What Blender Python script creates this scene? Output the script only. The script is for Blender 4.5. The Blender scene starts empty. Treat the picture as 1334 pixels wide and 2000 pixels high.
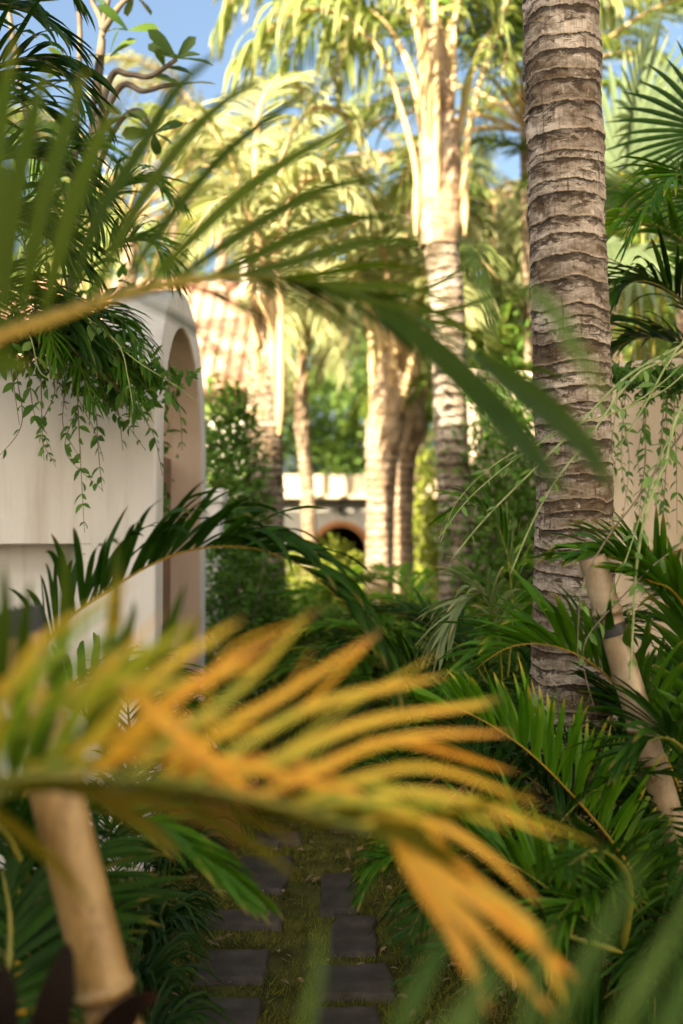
import bpy, math, random
import numpy as np
from mathutils import Vector, Matrix

random.seed(7)
RNG = np.random.default_rng(11)
SC = bpy.context.scene
COL = SC.collection
R = math.radians

# ------------------------------------------------------------------ camera
CAM_H, FPX = 1.5, 1945.0
PITCH = math.atan(50 / FPX)
cd = bpy.data.cameras.new("camera")
cd.sensor_fit = 'HORIZONTAL'; cd.sensor_width = 24.0; cd.lens = 24.0 * FPX / 1334
cd.clip_start = 0.05; cd.clip_end = 500
cd.dof.use_dof = True; cd.dof.focus_distance = 3.55; cd.dof.aperture_fstop = 1.25
cam = bpy.data.objects.new("camera", cd); COL.objects.link(cam)
cam.location = (0, 0, CAM_H); cam.rotation_euler = (math.pi / 2 + PITCH, 0, 0)
SC.camera = cam

def P(x, y, d):
    """point of the garden seen at photo pixel x, y and d metres in front of the camera"""
    a = (x - 667) / FPX * d; b = (1000 - y) / FPX * d
    return np.array([a, d * math.cos(PITCH) - b * math.sin(PITCH), CAM_H + d * math.sin(PITCH) + b * math.cos(PITCH)])

def G(x, y, z=0.0):
    """ground point under photo pixel"""
    p = P(x, y, 1.0); c = np.array([0, 0, CAM_H]); v = p - c
    return c + v * ((z - CAM_H) / v[2])

# ------------------------------------------------------------------ noise
def _hash(ix, iy, iz, seed):
    h = (ix * 374761393 + iy * 668265263 + iz * 1274126177 + seed * 69069).astype(np.int64) & 0xffffffff
    h = ((h ^ (h >> 13)) * 1274126177) & 0xffffffff
    return ((h ^ (h >> 16)) & 0xffff) / 65535.0

def vnoise(p, seed=0):
    p = np.asarray(p, float); i = np.floor(p).astype(np.int64); f = p - i; f = f * f * (3 - 2 * f)
    r = 0
    for dx in (0, 1):
        for dy in (0, 1):
            for dz in (0, 1):
                w = (f[..., 0] if dx else 1 - f[..., 0]) * (f[..., 1] if dy else 1 - f[..., 1]) * (f[..., 2] if dz else 1 - f[..., 2])
                r = r + w * _hash(i[..., 0] + dx, i[..., 1] + dy, i[..., 2] + dz, seed)
    return r

def fbm(p, oct=4, seed=0):
    p = np.asarray(p, float); a, s, t = 1.0, 0.0, 0.0
    for o in range(oct):
        s = s + a * vnoise(p * 2 ** o, seed + o); t += a; a *= .5
    return s / t

# ------------------------------------------------------------------ mesh helpers
def unit(v):
    v = np.asarray(v, float); return v / np.maximum(np.linalg.norm(v, axis=-1, keepdims=True), 1e-9)

class MB:
    def __init__(s): s.v = []; s.q = []; s.t = []; s.n = 0; s.at = {}
    def add(s, V, Q=None, T=None, **at):
        V = np.asarray(V, float).reshape(-1, 3)
        s.v.append(V)
        if Q is not None and len(Q): s.q.append(np.asarray(Q, int).reshape(-1, 4) + s.n)
        if T is not None and len(T): s.t.append(np.asarray(T, int).reshape(-1, 3) + s.n)
        for k in ('u', 'rnd'):
            a = at.get(k, 0.0)
            s.at.setdefault(k, []).append(np.broadcast_to(np.asarray(a, float), (len(V),)) if np.ndim(a) == 0 else np.asarray(a, float).reshape(-1))
        s.n += len(V); return s
    def mesh(s, name, m, smooth=True):
        me = bpy.data.meshes.new(name)
        V = np.concatenate(s.v); Q = np.concatenate(s.q) if s.q else np.zeros((0, 4), int); T = np.concatenate(s.t) if s.t else np.zeros((0, 3), int)
        me.vertices.add(len(V)); me.vertices.foreach_set('co', V.astype(np.float32).ravel())
        nl = len(Q) * 4 + len(T) * 3
        me.loops.add(nl); me.loops.foreach_set('vertex_index', np.concatenate([Q.ravel(), T.ravel()]).astype(np.int32))
        me.polygons.add(len(Q) + len(T))
        st = np.concatenate([np.arange(len(Q)) * 4, len(Q) * 4 + np.arange(len(T)) * 3]).astype(np.int32)
        me.polygons.foreach_set('loop_start', st)
        me.polygons.foreach_set('use_smooth', np.full(len(st), smooth, bool))
        for k, a in s.at.items():
            A = me.attributes.new(k, 'FLOAT', 'POINT'); A.data.foreach_set('value', np.concatenate(a).astype(np.float32))
        me.update(calc_edges=True); me.validate()
        me.materials.append(m)
        return me
    def build(s, name, m, parent=None, smooth=True):
        return link(name, s.mesh(name, m, smooth), parent)

def link(name, me, parent=None):
    o = bpy.data.objects.new(name, me); COL.objects.link(o)
    if parent is not None:
        o.parent = parent
        o.matrix_parent_inverse = parent.matrix_basis.inverted()
    return o

def tag(o, label=None, cat=None, group=None, kind=None):
    if label: o['label'] = label
    if cat: o['category'] = cat
    if group: o['group'] = group
    if kind: o['kind'] = kind
    return o

def thing(name, label, cat, loc=(0, 0, 0), group=None):
    o = bpy.data.objects.new(name, None); COL.objects.link(o)
    o.location = Vector([float(c) for c in loc]); o.empty_display_size = .1
    return tag(o, label, cat, group)

def grid_faces(nr, nc, wrap=False):
    f = []
    cc = nc if wrap else nc - 1
    i = np.arange(nr - 1)[:, None]; j = np.arange(cc)[None, :]; k = (j + 1) % nc
    return np.stack([i * nc + j, i * nc + k, (i + 1) * nc + k, (i + 1) * nc + j], -1).reshape(-1, 4)

def catmull(pts, n):
    p = np.asarray(pts, float); p = np.vstack([2 * p[0] - p[1], p, 2 * p[-1] - p[-2]])
    out = []; m = len(p) - 3
    for i in range(m):
        a, b, c, d = p[i:i + 4]; t = np.linspace(0, 1, 24, endpoint=(i == m - 1))[:, None]
        out.append(.5 * ((2 * b) + (-a + c) * t + (2 * a - 5 * b + 4 * c - d) * t ** 2 + (-a + 3 * b - 3 * c + d) * t ** 3))
    c = np.vstack(out); L = np.concatenate([[0], np.cumsum(np.linalg.norm(np.diff(c, axis=0), axis=1))])
    s = np.linspace(0, L[-1], n)
    return np.stack([np.interp(s, L, c[:, k]) for k in range(3)], -1)

def frames(c, up):
    T = unit(np.gradient(c, axis=0)); up = np.asarray(up, float)
    N = up - (T @ up)[:, None] * T
    bad = np.linalg.norm(N, axis=1) < .05
    if bad.any(): N[bad] = np.array([0, -1., .2])
    N = unit(N); return T, N, np.cross(T, N)

def tube(mb, pts, r, k=8, n=None, rnd=0.5, flat=1.0, up=(0.02, -.1, 1)):
    c = catmull(pts, n or max(6, 5 * len(pts))); n = len(c)
    if np.ndim(r) == 0: r = [r, r]
    rr = np.interp(np.linspace(0, 1, n), np.linspace(0, 1, len(r)), r)
    T, N, B = frames(c, up)
    a = np.linspace(0, 2 * math.pi, k, endpoint=False)
    V = c[:, None] + rr[:, None, None] * (np.cos(a)[None, :, None] * B[:, None] + flat * np.sin(a)[None, :, None] * N[:, None])
    u = np.repeat(np.linspace(0, 1, n), k)
    Vc = np.vstack([V.reshape(-1, 3), c[-1:]]); base = (n - 1) * k
    tris = [(base + j, base + (j + 1) % k, n * k) for j in range(k)]
    mb.add(Vc, grid_faces(n, k, True), tris, u=np.append(u, 1), rnd=rnd)
    return mb

def box(mb, x0, x1, y0, y1, z0, z1, rnd=.5, M=None):
    V = np.array([[x, y, z] for z in (z0, z1) for y in (y0, y1) for x in (x0, x1)], float)
    if M is not None: V = V @ np.asarray(M.to_3x3()).T + np.asarray(M.translation)
    mb.add(V, [(0, 2, 3, 1), (4, 5, 7, 6), (0, 1, 5, 4), (2, 6, 7, 3), (0, 4, 6, 2), (1, 3, 7, 5)], rnd=rnd)
    return mb

def bevel(o, w=.01, seg=2):
    m = o.modifiers.new('bevel', 'BEVEL'); m.width = w; m.segments = seg; m.limit_method = 'ANGLE'; m.angle_limit = R(40); return o

# ------------------------------------------------------------------ materials
def newmat(name):
    m = bpy.data.materials.new(name); m.use_nodes = True
    nt = m.node_tree; nt.nodes.clear(); return m, nt

def nd(nt, typ, **kw):
    n = nt.nodes.new(typ)
    for k, v in kw.items(): setattr(n, k, v)
    return n

def ramp(nt, fac, stops, interp='LINEAR'):
    n = nt.nodes.new('ShaderNodeValToRGB'); cr = n.color_ramp; cr.interpolation = interp
    while len(cr.elements) < len(stops): cr.elements.new(.5)
    for e, (p, c) in zip(cr.elements, stops): e.position = p; e.color = (*c, 1) if len(c) == 3 else c
    nt.links.new(fac, n.inputs[0]); return n.outputs[0]

def noise(nt, vec, scale, detail=4, rough=.55, dist=0):
    n = nt.nodes.new('ShaderNodeTexNoise'); n.inputs['Scale'].default_value = scale; n.inputs['Detail'].default_value = detail
    n.inputs['Roughness'].default_value = rough; n.inputs['Distortion'].default_value = dist
    if vec is not None: nt.links.new(vec, n.inputs['Vector'])
    return n.outputs[0]

def mix(nt, fac, a, b, blend='MIX'):
    n = nt.nodes.new('ShaderNodeMix'); n.data_type = 'RGBA'; n.blend_type = blend
    for s, v in ((n.inputs[0], fac), (n.inputs[6], a), (n.inputs[7], b)):
        if hasattr(v, 'is_output'): nt.links.new(v, s)
        elif isinstance(v, (int, float)): s.default_value = v
        else: s.default_value = (*v, 1)
    return n.outputs[2]

def mth(nt, op, a, b=0.0):
    n = nt.nodes.new('ShaderNodeMath'); n.operation = op
    for s, v in ((n.inputs[0], a), (n.inputs[1], b)):
        if hasattr(v, 'is_output'): nt.links.new(v, s)
        else: s.default_value = v
    return n.outputs[0]

def mapping(nt, scale, out='Object'):
    t = nt.nodes.new('ShaderNodeTexCoord'); m = nt.nodes.new('ShaderNodeMapping'); m.inputs['Scale'].default_value = scale
    nt.links.new(t.outputs[out], m.inputs['Vector']); return m.outputs[0]

def leafmat(name, dark, light, tip, trans=.3, rough=.42, tipat=.9, spec=.45, back=1.35):
    m, nt = newmat(name)
    rnd = nd(nt, 'ShaderNodeAttribute', attribute_name='rnd').outputs['Fac']
    u = nd(nt, 'ShaderNodeAttribute', attribute_name='u').outputs['Fac']
    oi = nd(nt, 'ShaderNodeObjectInfo').outputs['Random']
    ns = noise(nt, mapping(nt, (9, 9, 9)), 1.0, 3)
    f = mth(nt, 'ADD', mth(nt, 'MULTIPLY', rnd, .55), mth(nt, 'MULTIPLY', oi, .2))
    f = mth(nt, 'ADD', f, mth(nt, 'MULTIPLY', ns, .35))
    c = ramp(nt, f, [(.12, dark), (.9, light)])
    tf = mth(nt, 'ADD', u, mth(nt, 'MULTIPLY', mth(nt, 'SUBTRACT', rnd, .5), .22))
    c = mix(nt, ramp(nt, tf, [(tipat - .1, (0, 0, 0)), (min(tipat + .1, 1), (1, 1, 1))]), c, tip)
    b = nd(nt, 'ShaderNodeBsdfPrincipled'); nt.links.new(c, b.inputs['Base Color'])
    b.inputs['Roughness'].default_value = rough; b.inputs['Specular IOR Level'].default_value = spec
    tr = nd(nt, 'ShaderNodeBsdfTranslucent')
    nt.links.new(mix(nt, 1.0, c, (back, back * 1.0, back * .55), 'MULTIPLY'), tr.inputs['Color'])
    mx = nd(nt, 'ShaderNodeMixShader'); mx.inputs[0].default_value = trans
    nt.links.new(b.outputs[0], mx.inputs[1]); nt.links.new(tr.outputs[0], mx.inputs[2])
    o = nd(nt, 'ShaderNodeOutputMaterial'); nt.links.new(mx.outputs[0], o.inputs[0])
    return m

def simplemat(name, stops, scale=(6, 6, 6), detail=5, rough=.7, bump=.3, bdist=.01, spec=.3, dist=0, bscale=None):
    m, nt = newmat(name)
    v = mapping(nt, scale); n = noise(nt, v, 1.0, detail, .6, dist)
    b = nd(nt, 'ShaderNodeBsdfPrincipled'); nt.links.new(ramp(nt, n, stops), b.inputs['Base Color'])
    b.inputs['Roughness'].default_value = rough; b.inputs['Specular IOR Level'].default_value = spec
    if bump:
        bn = nd(nt, 'ShaderNodeBump'); bn.inputs['Strength'].default_value = bump; bn.inputs['Distance'].default_value = bdist
        h = noise(nt, mapping(nt, bscale), 1.0, 6, .6) if bscale else n
        nt.links.new(h, bn.inputs['Height']); nt.links.new(bn.outputs[0], b.inputs['Normal'])
    o = nd(nt, 'ShaderNodeOutputMaterial'); nt.links.new(b.outputs[0], o.inputs[0])
    return m

def plastermat(name, a, b_, streak):
    m, nt = newmat(name)
    n1 = noise(nt, mapping(nt, (1.3, 1.3, 1.3)), 1.0, 6, .6, .4)
    n2 = noise(nt, mapping(nt, (7, 7, .8)), 1.0, 5, .65, .3)
    n3 = noise(nt, mapping(nt, (26, 26, 26)), 1.0, 4, .6)
    c = ramp(nt, n1, [(.3, b_), (.65, a)])
    c = mix(nt, ramp(nt, n2, [(.48, (0, 0, 0)), (.75, (.75, .75, .75))]), c, streak)
    c = mix(nt, ramp(nt, n3, [(.62, (0, 0, 0)), (.8, (.25, .25, .25))]), c, streak)
    b = nd(nt, 'ShaderNodeBsdfPrincipled'); nt.links.new(c, b.inputs['Base Color']); b.inputs['Roughness'].default_value = .85
    b.inputs['Specular IOR Level'].default_value = .2
    bn = nd(nt, 'ShaderNodeBump'); bn.inputs['Strength'].default_value = .35; bn.inputs['Distance'].default_value = .006
    nt.links.new(mth(nt, 'ADD', mth(nt, 'MULTIPLY', n1, 2.0), mth(nt, 'MULTIPLY', n3, .6)), bn.inputs['Height']); nt.links.new(bn.outputs[0], b.inputs['Normal'])
    o = nd(nt, 'ShaderNodeOutputMaterial'); nt.links.new(b.outputs[0], o.inputs[0])
    return m

def barkmat(name, grey, brown, crack, lip, greyness=.5, hscale=(5, 5, 9)):
    m, nt = newmat(name)
    ph = nd(nt, 'ShaderNodeAttribute', attribute_name='u').outputs['Fac']
    rid = nd(nt, 'ShaderNodeAttribute', attribute_name='rnd').outputs['Fac']
    big = noise(nt, mapping(nt, hscale), 1.0, 5, .62, .6)
    mid = noise(nt, mapping(nt, (16, 16, 30)), 1.0, 5, .65, .8)
    fib = noise(nt, mapping(nt, (170, 170, 14)), 1.0, 3, .6)
    fh = noise(nt, mapping(nt, (10, 10, 150)), 1.0, 4, .6, .5)
    f = mth(nt, 'ADD', mth(nt, 'MULTIPLY', big, .75), mth(nt, 'MULTIPLY', mid, .45))
    f = mth(nt, 'ADD', f, mth(nt, 'MULTIPLY', rid, .1))
    c = ramp(nt, f, [(greyness - .02, brown), (greyness + .1, tuple((x + y) / 2 for x, y in zip(grey, brown))), (greyness + .22, grey)])
    c = mix(nt, ramp(nt, fib, [(.45, (0, 0, 0)), (.8, (.5, .5, .5))]), c, crack)
    c = mix(nt, ramp(nt, fh, [(.55, (0, 0, 0)), (.75, (.55, .55, .55))]), c, brown)
    zone = noise(nt, mapping(nt, (1.6, 1.6, 3.0)), 1.0, 5, .65, .5)
    c = mix(nt, ramp(nt, zone, [(.44, (0, 0, 0)), (.6, (.8, .8, .8))]), c, tuple(x * .8 for x in brown))
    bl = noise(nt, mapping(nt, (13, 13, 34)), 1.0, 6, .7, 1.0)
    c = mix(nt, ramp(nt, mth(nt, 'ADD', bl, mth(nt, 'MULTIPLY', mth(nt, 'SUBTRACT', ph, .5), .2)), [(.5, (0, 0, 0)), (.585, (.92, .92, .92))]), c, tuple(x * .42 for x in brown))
    li = noise(nt, mapping(nt, (30, 30, 30)), 1.0, 5, .7)
    c = mix(nt, ramp(nt, li, [(.6, (0, 0, 0)), (.7, (.6, .6, .6))]), c, tuple(min(.7, x * 1.15) for x in grey))
    vc = noise(nt, mapping(nt, (48, 48, 5)), 1.0, 4, .6, .3)
    c = mix(nt, ramp(nt, vc, [(.6, (0, 0, 0)), (.68, (.75, .75, .75))]), c, tuple(x * .5 for x in brown))
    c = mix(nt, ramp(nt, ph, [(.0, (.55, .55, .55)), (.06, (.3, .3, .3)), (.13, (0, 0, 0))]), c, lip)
    pc = mth(nt, 'ADD', ph, mth(nt, 'MULTIPLY', mth(nt, 'SUBTRACT', mid, .5), .9))
    c = mix(nt, ramp(nt, pc, [(.72, (0, 0, 0)), (1.0, (.85, .85, .85))]), c, crack)
    b = nd(nt, 'ShaderNodeBsdfPrincipled'); nt.links.new(c, b.inputs['Base Color']); b.inputs['Roughness'].default_value = .82
    b.inputs['Specular IOR Level'].default_value = .25
    bn = nd(nt, 'ShaderNodeBump'); bn.inputs['Strength'].default_value = .7; bn.inputs['Distance'].default_value = .006
    h = mth(nt, 'ADD', mth(nt, 'MULTIPLY', fib, .5), mth(nt, 'ADD', mid, mth(nt, 'MULTIPLY', fh, .7)))
    nt.links.new(h, bn.inputs['Height']); nt.links.new(bn.outputs[0], b.inputs['Normal'])
    o = nd(nt, 'ShaderNodeOutputMaterial'); nt.links.new(b.outputs[0], o.inputs[0])
    return m

M = {}
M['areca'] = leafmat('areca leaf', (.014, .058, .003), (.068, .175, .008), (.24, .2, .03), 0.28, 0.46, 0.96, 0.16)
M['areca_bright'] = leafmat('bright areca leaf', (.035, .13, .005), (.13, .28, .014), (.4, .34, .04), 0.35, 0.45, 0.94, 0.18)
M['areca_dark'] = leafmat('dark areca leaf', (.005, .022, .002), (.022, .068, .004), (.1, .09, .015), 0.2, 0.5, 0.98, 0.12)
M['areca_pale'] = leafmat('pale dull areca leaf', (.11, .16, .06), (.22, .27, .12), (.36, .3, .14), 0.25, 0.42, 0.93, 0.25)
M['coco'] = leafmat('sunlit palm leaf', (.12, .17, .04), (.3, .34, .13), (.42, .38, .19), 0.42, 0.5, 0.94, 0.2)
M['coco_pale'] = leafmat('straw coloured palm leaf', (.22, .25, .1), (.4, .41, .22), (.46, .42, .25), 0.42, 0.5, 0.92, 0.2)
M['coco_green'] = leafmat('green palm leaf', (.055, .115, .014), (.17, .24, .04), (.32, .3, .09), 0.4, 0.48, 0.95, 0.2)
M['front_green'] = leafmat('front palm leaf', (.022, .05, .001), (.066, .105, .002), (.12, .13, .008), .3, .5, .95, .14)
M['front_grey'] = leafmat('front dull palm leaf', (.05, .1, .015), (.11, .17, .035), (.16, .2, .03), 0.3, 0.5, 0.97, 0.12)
def yellowmat():
    m, nt = newmat('yellowing palm leaf')
    rnd = nd(nt, 'ShaderNodeAttribute', attribute_name='rnd').outputs['Fac']; u = nd(nt, 'ShaderNodeAttribute', attribute_name='u').outputs['Fac']
    n = noise(nt, mapping(nt, (14, 14, 14)), 1.0, 4); n2 = noise(nt, mapping(nt, (60, 60, 60)), 1.0, 3)
    f = mth(nt, 'ADD', mth(nt, 'MULTIPLY', rnd, .8), mth(nt, 'MULTIPLY', mth(nt, 'SUBTRACT', n, .35), .45)); f = mth(nt, 'ADD', f, mth(nt, 'MULTIPLY', mth(nt, 'SUBTRACT', u, .5), .22))
    c = ramp(nt, f, [(.05, (.035, .1, .004)), (.25, (.16, .27, .015)), (.45, (.42, .38, .03)), (.65, (.66, .41, .035)), (.88, (.68, .31, .025)), (1.0, (.4, .17, .03))])
    c = mix(nt, ramp(nt, n2, [(.62, (0, 0, 0)), (.72, (.6, .6, .6))]), c, (.26, .13, .03)); c = mix(nt, ramp(nt, u, [(.9, (0, 0, 0)), (.99, (.8, .8, .8))]), c, (.3, .15, .05))
    b = nd(nt, 'ShaderNodeBsdfPrincipled'); nt.links.new(c, b.inputs['Base Color']); b.inputs['Roughness'].default_value = .42; b.inputs['Specular IOR Level'].default_value = .35
    tr = nd(nt, 'ShaderNodeBsdfTranslucent'); nt.links.new(c, tr.inputs['Color']); mx = nd(nt, 'ShaderNodeMixShader'); mx.inputs[0].default_value = .3
    nt.links.new(b.outputs[0], mx.inputs[1]); nt.links.new(tr.outputs[0], mx.inputs[2]); o = nd(nt, 'ShaderNodeOutputMaterial'); nt.links.new(mx.outputs[0], o.inputs[0]); return m
M['front_yellow'] = yellowmat()
M['dead'] = leafmat('dead brown palm leaf', (.1, .055, .025), (.26, .16, .075), (.2, .13, .07), .15, .6, .9, .1)
def ribfront():
    m, nt = newmat('yellow to green midrib'); u = nd(nt, 'ShaderNodeAttribute', attribute_name='u').outputs['Fac']
    b = nd(nt, 'ShaderNodeBsdfPrincipled'); nt.links.new(ramp(nt, u, [(.12, (.3, .19, .015)), (.42, (.22, .18, .012)), (.6, (.05, .1, .005))]), b.inputs['Base Color']); b.inputs['Roughness'].default_value = .5
    o = nd(nt, 'ShaderNodeOutputMaterial'); nt.links.new(b.outputs[0], o.inputs[0]); return m
M['rib_front'] = ribfront()
M['fan'] = leafmat('silver fan palm leaf', (.07, .105, .05), (.14, .185, .1), (.2, .21, .1), 0.3, 0.5, 0.95, 0.15)
M['tree'] = leafmat('tree leaf', (.08, .17, .03), (.24, .34, .09), (.2, .26, .06), 0.38, 0.5, 0.98, 0.15)
M['hedge'] = leafmat('hedge leaf', (.028, .09, .01), (.105, .2, .024), (.1, .16, .03), 0.33, 0.45, 0.98, 0.25)
M['shrub_yellow'] = leafmat('yellow shrub leaf', (.15, .2, .025), (.29, .32, .06), (.32, .29, .07), 0.4, 0.5, 0.98, 0.2)
M['vine'] = leafmat('vine leaf', (.03, .095, .012), (.095, .2, .03), (.12, .18, .04), 0.3, 0.46, 0.99, 0.18)
M['vine_pale'] = leafmat('young vine leaf', (.09, .18, .035), (.18, .3, .08), (.2, .28, .08), 0.35, 0.4, 0.99, 0.25)
M['plumeria'] = leafmat('frangipani leaf', (.03, .075, .012), (.11, .17, .03), (.12, .15, .04), 0.35, 0.38, 0.99, 0.25)
M['strap'] = leafmat('strap leaf', (.006, .024, .004), (.018, .05, .008), (.05, .08, .015), 0.15, 0.48, 0.98, 0.12)
M['cordyline'] = leafmat('dark red leaf', (.007, .005, .004), (.016, .008, .007), (.06, .012, .012), 0.15, 0.55, 0.97, 0.06)
M['grass'] = leafmat('short grass', (.08, .1, .014), (.24, .22, .04), (.28, .19, .07), 0.25, 0.6, 0.8, 0.05)
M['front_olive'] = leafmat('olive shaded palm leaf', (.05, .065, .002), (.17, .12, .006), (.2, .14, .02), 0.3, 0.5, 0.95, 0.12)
M['litter'] = leafmat('dry leaf', (.14, .08, .04), (.34, .22, .11), (.25, .17, .08), .1, .7, .98)
M['rib_yellow'] = simplemat('yellow midrib', [(.3, (.22, .15, .012)), (.7, (.34, .2, .02))], (20, 20, 20), 3, .45, .1, .002)
M['rib_green'] = simplemat('green midrib', [(.3, (.08, .11, .012)), (.7, (.2, .17, .025))], (14, 14, 14), 3, .45, .1, .002)
M['rib_tan'] = simplemat('tan leaf stalk', [(.3, (.4, .26, .12)), (.7, (.56, .4, .22))], (8, 8, 2), 5, .55, .25, .01)
M['stem_pale'] = simplemat('pale vine stem', [(.3, (.18, .23, .08)), (.7, (.3, .34, .15))], (30, 30, 30), 3, .6, .2, .002)
M['stem_brown'] = simplemat('brown twig', [(.3, (.1, .075, .05)), (.7, (.2, .16, .11))], (30, 30, 30), 3, .7, .3, .003)
M['branch'] = simplemat('frangipani bark', [(.3, (.09, .07, .05)), (.7, (.2, .155, .11))], (14, 14, 14), 4, .75, .4, .006)
M['bark'] = barkmat('ringed palm bark', (.5, .43, .36), (.105, .07, .04), (.014, .009, .005), (.46, .36, .26), .54)
M['bark_far'] = barkmat('far palm bark', (.5, .4, .31), (.24, .16, .1), (.07, .045, .03), (.5, .4, .3), .56)
M['fibre'] = simplemat('palm fibre sheath', [(.3, (.14, .08, .04)), (.5, (.3, .21, .14)), (.72, (.46, .37, .28))], (7, 7, 3), 5, .8, .7, .02, .2, .8)
M['plaster'] = plastermat('cream plaster', (.69, .665, .635), (.61, .585, .555), (.46, .41, .35))
M['plaster_right'] = plastermat('weathered cream plaster', (.62, .51, .39), (.55, .44, .33), (.4, .31, .22))
M['reveal'] = plastermat('shade-toned plaster reveal', (.56, .43, .34), (.5, .38, .29), (.4, .29, .2))  # browner tone paints in the shade on the inside of the arch
M['white_wall'] = plastermat('white plaster', (.78, .74, .68), (.72, .67, .61), (.6, .53, .46))
M['stone'] = simplemat('dark paving stone', [(.3, (.03, .024, .018)), (.55, (.052, .042, .033)), (.75, (.095, .078, .06))], (11, 11, 11), 8, .75, .5, .008, .3)
M['soil'] = simplemat('garden soil', [(.3, (.022, .022, .006)), (.5, (.06, .062, .013)), (.68, (.11, .095, .028))], (7, 7, 7), 8, .95, .8, .02, .1)
M['ground'] = simplemat('planted ground', [(.3, (.012, .011, .004)), (.6, (.03, .03, .009)), (.8, (.06, .055, .018))], (1.5, 1.5, 1.5), 8, .95, .6, .03, .1)
M['terracotta'] = simplemat('terracotta', [(.3, (.2, .075, .03)), (.7, (.36, .15, .07))], (7, 7, 7), 6, .75, .3, .006)
M['wood'] = simplemat('brown wood', [(.3, (.14, .07, .04)), (.7, (.28, .16, .09))], (40, 40, 2), 5, .6, .3, .004)
M['dark'] = simplemat('dark metal', [(.3, (.02, .02, .02)), (.7, (.04, .04, .04))], (20, 20, 20), 3, .5, .1, .002)
M['white'] = simplemat('white petal', [(.3, (.78, .78, .75)), (.7, (.85, .83, .78))], (20, 20, 20), 2, .6, 0)
M['orange'] = simplemat('orange petal', [(.3, (.85, .25, .01)), (.7, (.9, .35, .02))], (40, 40, 40), 2, .6, 0)
M['orange_band'] = simplemat('orange arch trim', [(.3, (.5, .19, .07)), (.7, (.6, .26, .1))], (9, 9, 9), 3, .7, .2)
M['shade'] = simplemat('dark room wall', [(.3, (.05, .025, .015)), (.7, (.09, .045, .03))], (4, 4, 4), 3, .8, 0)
M['thatch'] = simplemat('grey thatch', [(.3, (.12, .09, .06)), (.7, (.26, .2, .14))], (3, 30, 30), 5, .9, .5)
def tilemat():
    m, nt = newmat('pink clay roof tiles')
    v = mapping(nt, (1, 1, 1)); w = nd(nt, 'ShaderNodeTexWave', wave_type='BANDS', bands_direction='X'); w.inputs['Scale'].default_value = 1.6; w.inputs['Distortion'].default_value = .3
    nt.links.new(v, w.inputs[0])
    n = noise(nt, mapping(nt, (3, 3, 3)), 1, 5)
    c = ramp(nt, n, [(.3, (.46, .22, .14)), (.7, (.66, .38, .28))])
    b = nd(nt, 'ShaderNodeBsdfPrincipled'); nt.links.new(mix(nt, mth(nt, 'MULTIPLY', w.outputs[1], .2), c, (.2, .1, .07)), b.inputs['Base Color']); b.inputs['Roughness'].default_value = .8
    bn = nd(nt, 'ShaderNodeBump'); bn.inputs['Distance'].default_value = .06; nt.links.new(w.outputs[1], bn.inputs['Height']); nt.links.new(bn.outputs[0], b.inputs['Normal'])
    o = nd(nt, 'ShaderNodeOutputMaterial'); nt.links.new(b.outputs[0], o.inputs[0]); return m
M['tile'] = tilemat()
def bamboomat(nm='dry bamboo', cs=((.13, .068, .018), (.27, .165, .055), (.38, .265, .115))):
    m, nt = newmat(nm)
    u = nd(nt, 'ShaderNodeAttribute', attribute_name='u').outputs['Fac']      # 1 at a node
    n1 = noise(nt, mapping(nt, (9, 9, 5)), 1, 6, .7, .8); n2 = noise(nt, mapping(nt, (60, 60, 3)), 1, 4, .6); n3 = noise(nt, mapping(nt, (22, 22, 16)), 1, 4, .6, 1.4)
    c = ramp(nt, n1, [(.28, cs[0]), (.5, cs[1]), (.72, cs[2])])
    c = mix(nt, ramp(nt, n2, [(.5, (0, 0, 0)), (.8, (.4, .4, .4))]), c, (.33, .19, .08))
    c = mix(nt, ramp(nt, n3, [(.6, (0, 0, 0)), (.68, (.8, .8, .8))]), c, (.1, .05, .02))
    c = mix(nt, u, c, (.07, .04, .02))
    b = nd(nt, 'ShaderNodeBsdfPrincipled'); nt.links.new(c, b.inputs['Base Color']); b.inputs['Roughness'].default_value = .42
    bn = nd(nt, 'ShaderNodeBump'); bn.inputs['Strength'].default_value = .25; bn.inputs['Distance'].default_value = .003
    nt.links.new(n2, bn.inputs['Height']); nt.links.new(bn.outputs[0], b.inputs['Normal'])
    o = nd(nt, 'ShaderNodeOutputMaterial'); nt.links.new(b.outputs[0], o.inputs[0]); return m
M['bamboo'] = bamboomat()
M['bamboo_old'] = bamboomat('weathered bamboo', ((.15, .1, .055), (.27, .2, .125), (.4, .325, .23)))

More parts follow.
